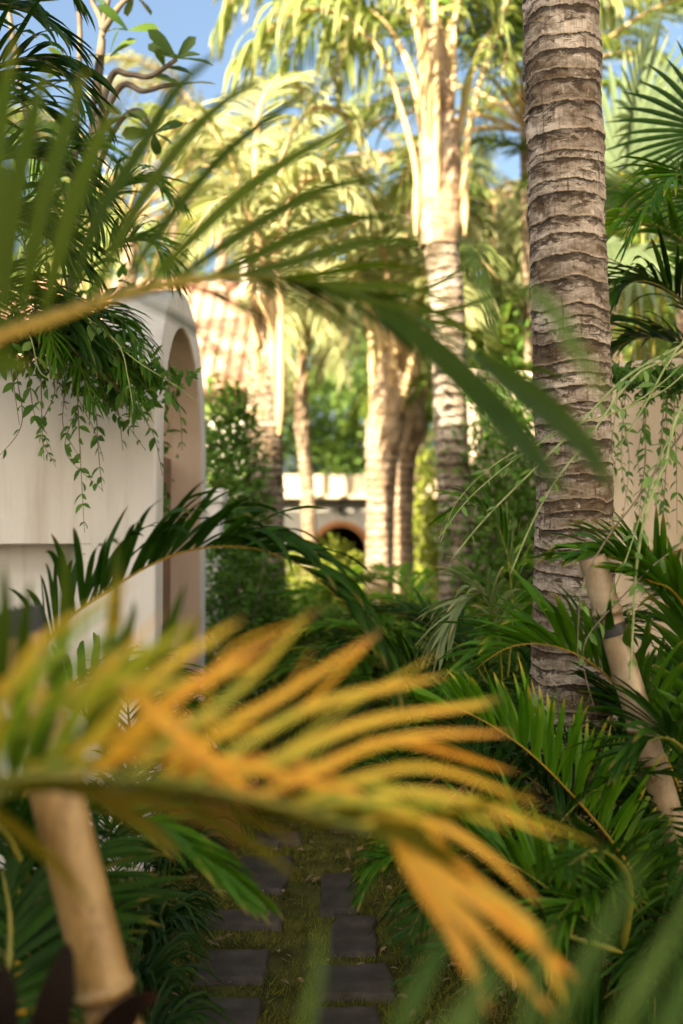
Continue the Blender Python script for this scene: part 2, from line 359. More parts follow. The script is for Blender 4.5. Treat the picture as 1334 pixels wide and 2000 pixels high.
# ------------------------------------------------------------------ leaves
WP_S = [0, .08, .25, .5, .75, .92, 1]
WP_W = [.3, .62, .95, 1, .78, .4, .03]
def frond_mb(pts, n=34, L=.3, W=.022, ang=(62, 22), v=(38, 15), droop=.5, start=.15, up=(0.02, -.05, 1), seed=0, ns=6, fold=.22,
             jit=.12, sides=(1, 1), rr=(.012, .003), base_len=.55, tip_len=.45, gap=0.0, bend=0.0):
    g = np.random.default_rng(seed); c = catmull(pts, 100); T, N, B = frames(c, up)
    leaf = MB(); q = np.array([0, 0, -1.])
    for si, s in enumerate((1, -1)):
        k = int(n * sides[si])
        if k < 1: continue
        u = start + (1 - start) * (np.linspace(0, 1, k) ** .92) * .995 + g.normal(0, .25 / n, k); u = np.clip(u, start, .995)
        if gap: u = u[g.random(k) > gap]; k = len(u)
        uu = (u - start) / (1 - start); ii = u * 99
        pick = lambda A: np.stack([np.interp(ii, np.arange(100), A[:, a]) for a in range(3)], -1)
        p = pick(c); t = unit(pick(T)); nn = unit(pick(N)); b = unit(pick(B))
        a = np.radians(ang[0] + (ang[1] - ang[0]) * uu + g.normal(0, 5, k)); vv = np.radians(v[0] + (v[1] - v[0]) * uu + g.normal(0, 6, k))
        d = np.cos(a)[:, None] * t + np.sin(a)[:, None] * (s * np.cos(vv)[:, None] * b + np.sin(vv)[:, None] * nn)
        prof = np.where(uu < .35, base_len + (1 - base_len) * np.sin(uu / .35 * math.pi / 2), 1 - (1 - tip_len) * ((uu - .35) / .65) ** 1.6)
        ln = L * prof * (1 + g.normal(0, jit, k)); wd_ = W * (prof ** .6) * (1 + g.normal(0, .1, k)); dr = droop * (1 + g.normal(0, .35, k))
        tw = g.normal(0, .35, k); C = []; Lf = []; Rt = []
        for j in range(ns + 1):
            w0 = unit(t - (t * d).sum(1)[:, None] * d); m0 = np.cross(d, w0)
            w0 = np.cos(tw)[:, None] * w0 + np.sin(tw)[:, None] * m0; m0 = np.cross(d, w0)
            m0 = m0 * np.sign((m0 * nn).sum(1) + 1e-6)[:, None]
            w = (wd_ * np.interp(j / ns, WP_S, WP_W) / 2)[:, None]
            C.append(p); Lf.append(p - w0 * w + m0 * w * 2 * fold); Rt.append(p + w0 * w + m0 * w * 2 * fold)
            p = p + d * (ln / ns)[:, None]
            d = unit(d + (dr * 1.6 / ns * ((j + 1) / ns) * 1.6)[:, None] * q + bend / ns * t)
        A = np.stack([np.stack(Lf, 1), np.stack(C, 1), np.stack(Rt, 1)], 2)      # k, ns+1, 3, xyz
        gf = grid_faces(ns + 1, 3); off = np.arange(k)[:, None, None] * (3 * (ns + 1))
        uv = np.broadcast_to(np.linspace(0, 1, ns + 1)[None, :, None], (k, ns + 1, 3)).reshape(-1)
        leaf.add(A.reshape(-1, 3), (gf[None] + off).reshape(-1, 4), u=uv, rnd=np.repeat(g.random(k), 3 * (ns + 1)))
    rib = tube(MB(), pts, [rr[0] * .3] + [rr[0] * (1 - .04 * k_) for k_ in range(8)] + [rr[0] * (.64 - .06 * k_) for k_ in range(6)] + [rr[1]], 8, 44, flat=.8, up=up)
    return leaf, rib

def frond(parent, pts, mat='areca', rib='rib_green', name='frond', **kw):
    l, r = frond_mb(pts, **kw)
    if parent is not None: bpy.context.view_layer.update()
    o = l.build(name, M[mat], parent); r.build('midrib', M[rib], o)
    return o

def pxs(lst): return [P(*p) for p in lst]

def blade(mb, px, W, rnd=.5, twist=0.0, ns=12, fold=.15):
    c = catmull(pxs(px) if len(px[0]) == 3 and abs(px[0][1]) > 20 else px, ns + 1)
    T = unit(np.gradient(c, axis=0)); view = unit(c - np.array([0, 0, CAM_H]))
    w0 = unit(np.cross(T, view)); m0 = np.cross(T, w0)
    w = np.cos(twist) * w0 + np.sin(twist) * m0; m = np.cross(T, w)
    ww = (W / 2 * np.interp(np.linspace(0, 1, ns + 1), WP_S, WP_W))[:, None]
    A = np.stack([c - w * ww + m * ww * fold * 2, c, c + w * ww + m * ww * fold * 2], 1)
    mb.add(A.reshape(-1, 3), grid_faces(ns + 1, 3), u=np.repeat(np.linspace(0, 1, ns + 1), 3), rnd=rnd)

OV_S = np.array([0, .12, .35, .6, .85, 1]); OV_W = np.array([.08, .6, 1, .9, .42, .02])
OB_W = np.array([.06, .28, .62, .95, .9, .1])
def leaves(mb, p, d, n, L, W, rnd, prof=OV_W, curl=.25, fold=.18):
    """many small leaves at once: p base points, d directions, n blade normals"""
    p, d, n = (np.asarray(a, float).reshape(-1, 3) for a in (p, d, n)); k = len(p)
    d = unit(d); n = unit(n - (n * d).sum(1)[:, None] * d); w = np.cross(d, n)
    L = np.broadcast_to(L, (k,)); W = np.broadcast_to(W, (k,)); A = []
    for s, ww in zip(OV_S, prof):
        c = p + d * (L * s)[:, None] - n * (L * curl * s * s)[:, None]; h = (W * ww / 2)[:, None]
        A.append(np.stack([c - w * h + n * h * fold * 2, c, c + w * h + n * h * fold * 2], 1))
    A = np.stack(A, 1); m = len(OV_S); off = np.arange(k)[:, None, None] * (3 * m)
    mb.add(A.reshape(-1, 3), (grid_faces(m, 3)[None] + off).reshape(-1, 4), u=np.tile(np.repeat(OV_S, 3), k), rnd=np.repeat(np.broadcast_to(rnd, (k,)), 3 * m))

def quads(mb, p, n, L, W, g, rnd=None):
    """leaf-sized diamonds for far crowns"""
    p = np.asarray(p).reshape(-1, 3); k = len(p); n = unit(n); d = unit(np.cross(n, g.normal(size=(k, 3)))); w = np.cross(n, d)
    L = np.broadcast_to(L, (k,))[:, None]; W = np.broadcast_to(W, (k,))[:, None]
    A = np.stack([p - d * L / 2, p + w * W / 2 - n * L * .08, p + d * L / 2, p - w * W / 2 - n * L * .08], 1)
    mb.add(A.reshape(-1, 3), np.arange(4 * k).reshape(-1, 4), u=.4, rnd=np.repeat(g.random(k) if rnd is None else rnd, 4))

def vine(parent, pts, leafL=.045, leafW=.02, step=.05, mat='vine', stem='stem_brown', r=.003, seed=0, name='runner', hang=.6, pair=True, t0=.05):
    g = np.random.default_rng(seed); c = catmull(pts, 200); L = np.linalg.norm(np.diff(c, axis=0), axis=1).sum()
    k = max(3, int(L / step)); T, N, B = frames(c, (0.05, -1, .1))
    st = tube(MB(), pts, [r, r * .8, r * .45], 6, 60)
    o = st.build(name, M[stem], parent)
    mb = MB(); ps, ds, ns_, Ls = [], [], [], []
    for i in range(k):
        f = t0 + (1 - t0) * (i + g.uniform(-.3, .3)) / k; f = min(max(f, 0), .999); j = int(f * 199)
        for s in ((1, -1) if pair and g.random() > .5 else (g.choice([-1, 1]),)):
            ps.append(c[j]); d = .45 * T[j] + s * B[j] * g.uniform(.3, 1) + N[j] * g.uniform(-.2, 1) + np.array([0, 0, -hang]) * g.uniform(-.4, 1.2)
            ds.append(d); ns_.append(np.array([0, -.3, 1]) + g.normal(0, .5, 3)); Ls.append(leafL * g.uniform(.4, 1.25) * (1 - .45 * max(0, f - .75) / .25))
    Ls = np.array(Ls)
    leaves(mb, ps, ds, ns_, Ls, Ls * leafW / leafL, g.random(len(Ls)), curl=.2)
    mb.build('foliage', M[mat], o)
    return o

# ------------------------------------------------------------------ trunks
def trunk_mb(pts, radii, rings=(.055, .09), nth=48, nz=300, lip=.006, rough=.004, seed=0, wob=.015):
    g = np.random.default_rng(seed); c = catmull(pts, nz); T, N, B = frames(c, (0.0, 1, .02))
    s = np.concatenate([[0], np.cumsum(np.linalg.norm(np.diff(c, axis=0), axis=1))])
    th = np.linspace(0, 2 * math.pi, nth, endpoint=False)
    R0 = np.interp(np.linspace(0, 1, nz), np.linspace(0, 1, len(radii)), radii)
    S, TH = np.meshgrid(s, th, indexing='ij'); cs, sn = np.cos(TH), np.sin(TH)
    w = (fbm(np.stack([cs * 1.2, sn * 1.2, S * 3], -1), 3, seed) - .5) * 2 * wob + (fbm(np.stack([cs * 3.5, sn * 3.5, S * 9], -1), 3, seed + 5) - .5) * wob * .38
    ed = np.concatenate([[-.3], -.3 + np.cumsum(g.uniform(rings[0], rings[1], int((s[-1] + .8) / rings[0]) + 4))])
    Z = S + w; i = np.clip(np.searchsorted(ed, Z) - 1, 0, len(ed) - 2); ph = (Z - ed[i]) / (ed[i + 1] - ed[i])
    amp = lip * np.clip(2.6 * vnoise(np.stack([cs * 1.6, sn * 1.6, i * 3.7], -1), seed + 9) - .75, .06, 2) * g.uniform(.3, 1.5, len(ed))[i]
    r = R0[:, None] + amp * np.clip(1 - ph, 0, 1) ** 2.2 - amp * .5 * np.clip((ph - .8) / .2, 0, 1)
    r = r + rough * (fbm(np.stack([cs * 5, sn * 5, S * 40], -1), 4, seed + 20) - .5) * 2 + rough * 1.4 * (fbm(np.stack([cs * 2, sn * 2, S * 7], -1), 3, seed + 30) - .5) * 2
    r = r + rough * .35 * (vnoise(np.stack([cs * 30, sn * 30, S * 25], -1), seed + 40) - .5) * 2
    V = c[:, None] + r[..., None] * (cs[..., None] * B[:, None] + sn[..., None] * N[:, None])
    mb = MB(); mb.add(V.reshape(-1, 3), grid_faces(nz, nth, True), u=np.clip(ph, 0, 1).ravel(), rnd=g.random(len(ed))[i].ravel())
    k = nz * nth; mb.add(np.vstack([V[-1], c[-1:]]), None, [(j, (j + 1) % nth, nth) for j in range(nth)], u=.5, rnd=.5)
    return mb

# frond families for palms seen at a distance: one mesh per rise angle, shared by all copies
FAM = {}
def family(key, n, L, W, length, mat, rib, droop, elevs, curve, fold=.2, ns=5, rr=(.028, .006), pet=.3, ang=(60, 25), v=(20, 5), variants=2):
    out = []
    for e in elevs:
        for k in range(variants):
            pts = [np.zeros(3)]; a = R(e); p = np.zeros(3); yaw = 0.0
            for j in range(7):
                p = p + length / 7 * np.array([math.cos(a) * math.cos(yaw), math.cos(a) * math.sin(yaw), math.sin(a)]); pts.append(p.copy())
                a -= curve / 7 * (1 + .8 * j / 7) * (1 if e > -20 else .3); yaw += RNG.normal(0, .05)
            l, r = frond_mb(pts, n=n, L=L, W=W, droop=droop, start=pet, seed=int(RNG.integers(1e6)), ns=ns, fold=fold, rr=rr, ang=ang, v=v, up=(-.3, 0.02, 1))
            out.append((e, l.mesh('frond', M[mat]), r.mesh('midrib', M[rib])))
    FAM[key] = out

def crown(parent, fam, n, emin, emax, scale=1.0, loc=(0, 0, 0), seed=0, spread=(0, 360), az=None):
    g = np.random.default_rng(seed); F = [f for f in FAM[fam] if emin <= f[0] <= emax]; a = g.uniform(0, 360)
    for i in range(n):
        e, lm, rm = F[int(g.integers(len(F)))]
        a = spread[0] + ((a + 137.5 + g.normal(0, 12)) % 360) / 360 * (spread[1] - spread[0]) if spread != (0, 360) else a + 137.5 + g.normal(0, 12)
        o = bpy.data.objects.new('frond', lm); COL.objects.link(o); o.parent = parent; o.location = loc
        o.rotation_euler = (0, 0, R(a)); k = scale * g.uniform(.85, 1.12); o.scale = (k, k, k)
        m = bpy.data.objects.new('midrib', rm); COL.objects.link(m); m.parent = o
family('coco', 46, .62, .034, 2.6, 'coco', 'rib_tan', 1.1, (75, 50, 25, 0, -30), 1.25)
family('coco_pale', 44, .6, .036, 2.6, 'coco_pale', 'rib_tan', 1.4, (75, 50, 25, 0, -30), 1.35)
family('coco_green', 46, .62, .034, 2.6, 'coco_green', 'rib_green', 1.0, (75, 50, 25, 0, -30), 1.2)
family('areca', 34, .34, .024, 1.3, 'areca', 'rib_green', .6, (78, 60, 42, 25), 1.3, rr=(.008, .002), v=(35, 15))
family('areca_dark', 34, .36, .024, 1.3, 'areca_dark', 'rib_green', .6, (78, 60, 42, 25), 1.3, rr=(.008, .002), v=(35, 15))
family('areca_bright', 34, .34, .024, 1.3, 'areca_bright', 'rib_yellow', .6, (78, 60, 42, 25), 1.3, rr=(.008, .002), v=(35, 15))

def areca(name, label, x, y, n, fam, scale, seed, group=None, cane=.5, emin=0, emax=90, canes=3):
    t = thing(name, label, 'palm', (x, y, 0), group); g = np.random.default_rng(seed)
    for i in range(canes):
        cx, cy, h = g.normal(0, .07), g.normal(0, .07), cane * g.uniform(.7, 1.15)
        mb = tube(MB(), [(x + cx, y + cy, 0), (x + cx * 1.3, y + cy * 1.3, h * .5), (x + cx * 1.9, y + cy * 1.9, h)], [.02, .017, .013], 8)
        mb.build('cane', M['rib_green'], t)
        crown(t, fam, max(2, n // canes), emin, emax, scale, (cx * 1.9, cy * 1.9, h * .96), seed + i * 17)
    return t

def broadleaf(name, label, x, y, h, r, seed, mat='tree', n=1800, leaf=.16, group=None, cat='tree', base=.35, tr=.14):
    g = np.random.default_rng(seed); t = thing(name, label, cat, (x, y, 0), group)
    tb = tube(MB(), [(x, y, -.05), (x + g.normal(0, .1), y, h * .3), (x + g.normal(0, .25), y + g.normal(0, .2), h * .65), (x + g.normal(0, .3), y, h * .9)], [tr, tr * .8, tr * .5, tr * .15], 10)
    cl = []
    for i in range(9):
        a = i * 2.4 + g.normal(0, .3); z = h * (base + (1 - base) * (i + .5) / 9); rad = r * (1 - .55 * abs((i + .5) / 9 - .4)) * .75
        e = np.array([x + math.cos(a) * rad, y + math.sin(a) * rad, z + .1 * h]); cl.append(e)
        tube(tb, [(x, y, max(.2, z - .22 * h)), ((x + e[0]) / 2, (y + e[1]) / 2, z), e], [tr * .4, tr * .25, tr * .06], 6)
    tb.build('trunk', M['branch'], t)
    mb = MB(); ps = []
    for e in cl + [np.array([x, y, h * .95])]:
        for q in range(5):
            cc = e + g.normal(0, r * .24, 3); k = n // 50; dd = unit(g.normal(size=(k, 3))) * (g.random((k, 1)) ** .45) * r * g.uniform(.2, .34); ps.append(cc + dd * np.array([1, 1, .75]))
    ps = np.concatenate(ps); quads(mb, ps, g.normal(size=(len(ps), 3)) + np.array([0, -.3, .7]), leaf * g.uniform(.6, 1.3, len(ps)), leaf * .5, g)
    mb.build('crown', M[mat], t, smooth=False); return t


# =================================================================== SETTING
mb = MB(); n = 90
xs = np.linspace(-60, 60, n); ys = np.linspace(-20, 100, n)
X, Y = np.meshgrid(xs, ys); mb.add(np.stack([X, Y, X * 0 - .02], -1).reshape(-1, 3), grid_faces(n, n))
tag(mb.build('ground', M['ground']), kind='structure')
xs = np.linspace(-1.25, 1.35, 130); ys = np.linspace(.5, 10.5, 260); X, Y = np.meshgrid(xs, ys)
Z = .004 + .02 * (fbm(np.stack([X * 4, Y * 4, X * 0], -1), 4, 3) - .5)
mb = MB(); mb.add(np.stack([X, Y, Z], -1).reshape(-1, 3), grid_faces(260, 130)); tag(mb.build('path', M['soil']), kind='structure')

# paving stones: photo corners of each slab (x left, x right, y far, y near)
slabs = [((478, 590), (1622, 1642), 'farthest dark slab of the left row, half under the yellow fronds'),
         ((445, 563), (1668, 1738), 'dark slab of the left row crossed by the drooping green frond tip'),
         ((388, 557), (1775, 1806), 'long narrow dark slab of the left row in the garden path'),
         ((376, 521), (1850, 1911), 'black slab of the left row, second from the bottom of the photo'),
         ((335, 505), (1943, 2030), 'big black slab of the left row cut by the bottom of the photo'),
         ((640, 765), (1588, 1620), 'farthest grey slab of the right row under the yellow fronds'),
         ((622, 700), (1700, 1780), 'grey slab of the right row just left of the small fan of green leaves'),
         ((645, 742), (1783, 1861), 'squarish grey slab of the right row, lightest of the path'),
         ((614, 773), (1878, 1943), 'wide grey slab of the right row, second from the bottom of the photo'),
         ((610, 748), (1960, 2035), 'dark slab of the right row cut by the bottom of the photo')]
g = np.random.default_rng(5)
stone_rects = []
for (x0, x1), (yf, yn), lab in slabs:
    a = G(x0, yn, .03); b = G(x1, yn, .03); f = G((x0 + x1) / 2, yf, .03)
    cx, w = (a[0] + b[0]) / 2, (b[0] - a[0]); y0, y1 = a[1], f[1]; cy = (y0 + y1) / 2
    nx, ny = 26, 26
    U, Vv = np.meshgrid(np.linspace(-1, 1, nx), np.linspace(-1, 1, ny)); X = cx + U * w / 2; Y = cy + Vv * (y1 - y0) / 2
    X = X + .022 * (fbm(np.stack([Vv * 2.2 + cx * 9, Y * 0 + cy * 7, np.sign(U)], -1), 3, 2) - .5) * 2 * np.abs(U) ** 3
    Y = Y + .022 * (fbm(np.stack([U * 2.2 + cx * 3, Y * 0 + cy * 5, np.sign(Vv)], -1), 3, 4) - .5) * 2 * np.abs(Vv) ** 3
    ed = np.maximum(np.abs(U), np.abs(Vv)); Z = .03 + .008 * (fbm(np.stack([X * 14, Y * 14, X * 0], -1), 4, 8) - .5) - .016 * np.clip((ed - .86) / .14, 0, 1) ** 2
    Z = np.where(ed > .999, -.03, Z)
    mb = MB(); mb.add(np.stack([X - cx, Y - cy, Z], -1).reshape(-1, 3), grid_faces(ny, nx))
    o = mb.build('paving_stone', M['stone']); o.location = (cx, cy, 0); o.rotation_euler.z = g.normal(0, .03)
    tag(o, lab, 'paving stone', 'dark paving slabs of the garden path'); stone_rects.append((cx - w / 2, cx + w / 2, y0, y1))

# grass and leaf litter of the path
k = 90000; X = g.uniform(-1.2, 1.3, k); Y = 2.5 + 6.0 * g.random(k) ** 1.5
dens = fbm(np.stack([X * 5, Y * 5, X * 0], -1), 3, 12); keep = dens > g.uniform(.2, .56, k)
for (x0, x1, y0, y1) in stone_rects: keep &= ~((X > x0 + .012) & (X < x1 - .012) & (Y > y0 + .012) & (Y < y1 - .012))
X, Y = X[keep], Y[keep]; k = len(X); p = np.stack([X, Y, np.full(k, .0)], -1)
d = np.stack([g.normal(0, .6, k), g.normal(0, .6, k), np.ones(k)], -1); mb = MB()
d = unit(d); w = unit(np.cross(d, g.normal(size=(k, 3)))); L = g.uniform(.015, .045, k)[:, None]; bw = g.uniform(.0015, .003, k)[:, None]
A = np.stack([p - w * bw, p + w * bw, p + d * L], 1); mb.add(A.reshape(-1, 3), None, np.arange(3 * k).reshape(-1, 3), u=np.tile([0, 0, .8], k), rnd=np.repeat(np.clip(fbm(p * 3, 3, 30) * .9 + g.normal(0, .15, k), 0, 1), 3))
tag(mb.build('grass', M['grass'], smooth=False), kind='stuff')
mb = MB(); k = 1500; p = np.stack([g.uniform(-1.1, 1.2, k), g.uniform(2.6, 7.5, k), g.uniform(.012, .035, k)], -1)
keep = fbm(p * np.array([4, 4, 0]), 3, 77) > .47
for (x0, x1, y0, y1) in stone_rects: keep &= ~((p[:, 0] > x0) & (p[:, 0] < x1) & (p[:, 1] > y0) & (p[:, 1] < y1)) | (g.random(k) < .04)
p = p[keep]; k = len(p); leaves(mb, p, np.stack([g.normal(size=k), g.normal(size=k), g.normal(0, .2, k)], -1), np.array([0, 0, 1]) + g.normal(0, .35, (k, 3)), g.uniform(.02, .06, k), g.uniform(.008, .02, k), g.random(k))
tag(mb.build('leaf_litter', M['litter']), kind='stuff')

# ------------------------------------------------------------------ left wall and arched gateway
def arch_block(x0, x1, yc, zc, ro, ri, name, parent, mat, base=0.0, seg=48, below=-.05):
    """arched slab: outer round top ro, opening ri, running along Y, thickness x0..x1"""
    a = np.linspace(0, math.pi, seg + 1)
    out = [(yc - ro, below)] + [(yc - ro * math.cos(t), zc + ro * math.sin(t)) for t in a] + [(yc + ro, below)]
    inn = [(yc - ri, below)] + [(yc - ri * math.cos(t), zc + ri * math.sin(t)) for t in a] + [(yc + ri, below)]
    m = len(out); V = []
    for x in (x0, x1):
        V += [(x, y, z) for y, z in out] + [(x, y, z) for y, z in inn]
    F = []
    for i in range(m - 1):
        F.append((i, i + 1, m + i + 1, m + i)); F.append((2 * m + i + 1, 2 * m + i, 3 * m + i, 3 * m + i + 1))
        F.append((2 * m + i, 2 * m + i + 1, i + 1, i)); F.append((m + i, m + i + 1, 3 * m + i + 1, 3 * m + i))
    mb = MB(); mb.add(V, F); o = mb.build(name, M[mat], parent, smooth=False)
    o.data.set_sharp_from_angle(angle=R(35)) if hasattr(o.data, 'set_sharp_from_angle') else None
    for p_ in o.data.polygons: p_.use_smooth = True
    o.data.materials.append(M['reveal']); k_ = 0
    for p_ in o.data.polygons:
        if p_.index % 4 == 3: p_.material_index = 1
    bevel(o, .012, 3); return o
XF = -.84
ga = thing('arched_gateway', 'cream plaster gateway with a rounded top standing left of the path', 'gateway', (-.99, 5.33, 0))
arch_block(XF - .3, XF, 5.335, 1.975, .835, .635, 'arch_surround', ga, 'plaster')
d_ = MB(); box(d_, XF - .23, XF - .18, 4.712, 5.325, 0.0, 1.98); bevel(d_.build('door', M['wood'], ga, smooth=False), .006)
d2 = MB(); box(d2, XF - .23, XF - .18, 5.335, 5.955, 0.0, 1.97); bevel(d2.build('door', M['wood'], ga, smooth=False), .006)

lw = thing('garden_wall', 'smooth cream plaster wall with an overhanging upper band, overgrown at the top left', 'wall', (-2.0, 4.3, 0))
ang = R(9); Mw = Matrix.Translation((-1.1405, 4.4985, 0)) @ Matrix.Rotation(ang, 4, 'Z')
mb = MB(); box(mb, -3.6, .05, 0, .3, 1.47, 2.30, M=Mw); o = bevel(mb.build('upper_band', M['plaster'], lw, smooth=False), .006, 2)
mb = MB(); box(mb, -3.6, -.0605, .15, .28, -.05, 1.4745, M=Mw); mb.build('base', M['plaster'], lw, smooth=False)
mb = MB(); box(mb, -.06, .049, .001, .297, -.05, 1.4695, M=Mw); mb.build('pier', M['plaster'], lw, smooth=False)

t = thing('gate_pillar', 'short cream pillar just beyond the arched gateway', 'pillar', (-.9, 7.0, 0))
mb = MB(); box(mb, -.965, -.835, 6.9, 7.1, -.05, 1.74); bevel(mb.build('shaft', M['plaster'], t, smooth=False), .01)
mb = MB(); box(mb, -.985, -.815, 6.88, 7.12, 1.742, 1.84); bevel(mb.build('cap', M['plaster'], t, smooth=False), .012)

# ------------------------------------------------------------------ right walls
rw = thing('garden_wall', 'weathered cream wall hung with dark creepers on the right edge', 'wall', (1.9, 4.9, 0))
Mr = Matrix.Translation((1.02, 5.35, 0)) @ Matrix.Rotation(R(-22), 4, 'Z')
mb = MB(); box(mb, .12, 3.6, 0, .25, 1.43, 2.42, M=Mr); bevel(mb.build('upper_band', M['plaster_right'], rw, smooth=False), .02, 3)
mb = MB(); box(mb, .12, 3.6, .1, .24, -.05, 1.432, M=Mr); mb.build('base', M['plaster_right'], rw, smooth=False)
rw2 = thing('garden_wall', 'pale wall glimpsed between the two big palm trunks', 'wall', (1.7, 9.4, 0))
mb = MB(); box(mb, 1.2, 4.2, 9.3, 9.55, -.05, 2.98); bevel(mb.build('wall', M['plaster_right'], rw2, smooth=False), .02)
mb = MB(); box(mb, 1.17, 4.23, 9.27, 9.58, 2.983, 3.07); bevel(mb.build('coping', M['plaster_right'], rw2, smooth=False), .015)

# ------------------------------------------------------------------ buildings behind
h = thing('tiled_house', 'white house with a pink tiled roof behind the gateway', 'house', (-3.4, 16, 0))
mb = MB(); box(mb, -7.0, -1.42, 14.4, 18.2, -.05, 3.7); mb.build('wall', M['white_wall'], h, smooth=False)
mb = MB(); mb.add([(-7.5, 13.7, 3.55), (-1.15, 13.7, 3.55), (-1.35, 16.3, 5.75), (-7.5, 16.3, 5.75), (-7.5, 18.9, 3.55), (-1.15, 18.9, 3.55)], [(0, 1, 2, 3), (3, 2, 5, 4), (0, 4, 5, 1)], [(1, 5, 2), (0, 3, 4)])
mb.build('roof', M['tile'], h, smooth=False)
mb = MB(); box(mb, -1.62, -1.18, 15.9, 16.5, 5.2, 5.95); mb.build('chimney', M['white_wall'], h, smooth=False)
for wx in (-5.6, -3.4):
    mb = MB(); box(mb, wx - .55, wx + .55, 14.34, 14.42, 1.0, 2.5); o = mb.build('window', M['wood'], h, smooth=False)
    for s in (-.25, .25):
        mb = MB(); box(mb, wx + s - .2, wx + s + .2, 14.325, 14.345, 1.1, 2.4); mb.build('pane', M['dark'], o, smooth=False)

pv = thing('arched_pavilion', 'low cream building with an orange trimmed archway at the end of the path', 'building', (.1, 25, 0))
mb = MB(); yv = 24.0; cx0, cz0, ra = -.02, 1.15, .62
def arch_front(mb, x0, x1, z1, cx, cz, r, y, seg=28):
    a = np.linspace(math.pi, 0, seg + 1); pts = [(cx + r * math.cos(t), cz + r * math.sin(t)) for t in a]; V = []; Q = []
    for (px_, pz) in pts: V += [(px_, y, pz), (px_, y, z1)]
    for i in range(seg): Q.append((2 * i, 2 * i + 2, 2 * i + 3, 2 * i + 1))
    mb.add(V, Q); mb.add([(x0, y, -.05), (cx - r, y, -.05), (cx - r, y, z1), (x0, y, z1), (cx + r, y, -.05), (x1, y, -.05), (x1, y, z1), (cx + r, y, z1)], [(0, 1, 2, 3), (4, 5, 6, 7)])
    V = []; Q = []
    for (px_, pz) in [(cx - r, -.05)] + pts + [(cx + r, -.05)]: V += [(px_, y, pz), (px_, y + .35, pz)]
    for i in range(len(V) // 2 - 1): Q.append((2 * i, 2 * i + 1, 2 * i + 3, 2 * i + 2))
    mb.add(V, Q)
arch_front(mb, -3.2, 3.2, 2.42, cx0, cz0, ra, yv); mb.build('wall', M['plaster'], pv, smooth=False)
mb = MB(); a = np.linspace(math.pi, 0, 30); V = []; Q = []
for yy in (yv - .05, yv + .02):
    for rr_ in (ra + .13, ra + .003): V += [(cx0 + rr_ * math.cos(t_), yy, cz0 + rr_ * math.sin(t_)) for t_ in a]
for i in range(29): Q += [(i, i + 1, 31 + i, 30 + i), (60 + i, 61 + i, 1 + i, i), (30 + i, 31 + i, 91 + i, 90 + i)]
mb.add(V, Q); mb.build('arch_trim', M['orange_band'], pv, smooth=False)
mb = MB(); box(mb, -3.5, 3.5, yv - .55, yv + 6, 2.424, 2.50); box(mb, -3.3, 3.3, yv - .32, yv + 6, 2.503, 3.0); bevel(mb.build('roof_parapet', M['plaster_right'], pv, smooth=False), .02)
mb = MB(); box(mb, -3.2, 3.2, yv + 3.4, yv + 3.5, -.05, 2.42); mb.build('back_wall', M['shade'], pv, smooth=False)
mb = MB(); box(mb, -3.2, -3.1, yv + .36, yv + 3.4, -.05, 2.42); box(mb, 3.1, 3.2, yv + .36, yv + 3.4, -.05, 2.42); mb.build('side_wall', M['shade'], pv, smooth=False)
t = thing('wall_lantern', 'tiny dark lantern above the far orange archway', 'lantern', (-.02, yv - .1, 2.2))
mb = MB(); tube(mb, [(-.02, yv - .12, 2.08), (-.02, yv - .12, 2.2), (-.02, yv - .12, 2.3)], [.05, .09, .03], 8); tube(mb, [(-.02, yv - .12, 2.26), (-.02, yv, 2.3)], [.015, .015], 6); mb.build('lantern_body', M['dark'], t)

# unseen villa added behind the camera, its roof shaped to shade the near garden
vl = thing('shading_villa', 'unseen tall thatched villa added behind the viewer to shade the near garden', 'house', (-7, -8, 0))
mb = MB(); box(mb, -17, -3.2, -11.5, -5.5, -.05, 5.6); mb.build('wall', M['plaster'], vl, smooth=False)
mb = MB(); mb.add([(-18, -12.6, 5.3), (-2.2, -12.6, 5.3), (-2.2, -4.4, 5.3), (-18, -4.4, 5.3), (-17, -6.6, 9.4), (-2.8, -6.6, 9.4)], [(3, 2, 5, 4), (1, 0, 4, 5), (0, 1, 2, 3)], [(2, 1, 5), (0, 3, 4)])
mb.build('roof', M['thatch'], vl, smooth=False)
for wx in (-13, -9, -5):
    mb = MB(); box(mb, wx - .7, wx + .7, -5.52, -5.44, .9, 2.5); mb.build('window', M['wood'], vl, smooth=False)

# unseen terrace and white house behind the viewer, added to bounce sunlight
mb = MB(); mb.add([(1.6, -12, -.012), (30, -12, -.012), (30, 1.2, -.012), (1.6, 1.2, -.012)], [(0, 1, 2, 3)]); tag(mb.build('reflector_terrace', simplemat('pale terrace paving', [(.3, (.5, .44, .36)), (.7, (.62, .55, .46))], (2, 2, 2), 5, .8, .2)), kind='structure')
nh = thing('reflector_house', 'unseen white reflector house, added to bounce sunlight, across the terrace behind the viewer to the right', 'house', (8.5, -4, 0))
mb = MB(); box(mb, 6.2, 11, -12, 2.2, -.05, 5.8); mb.build('wall', M['white_wall'], nh, smooth=False)
mb = MB(); box(mb, 5.9, 11.4, -12.4, 2.5, 5.805, 6.0); mb.build('roof', M['plaster'], nh, smooth=False)
for wy in (-9, -5.5, -2):
    mb = MB(); box(mb, 6.14, 6.22, wy - .6, wy + .6, .9, 2.4); mb.build('window', M['wood'], nh, smooth=False)

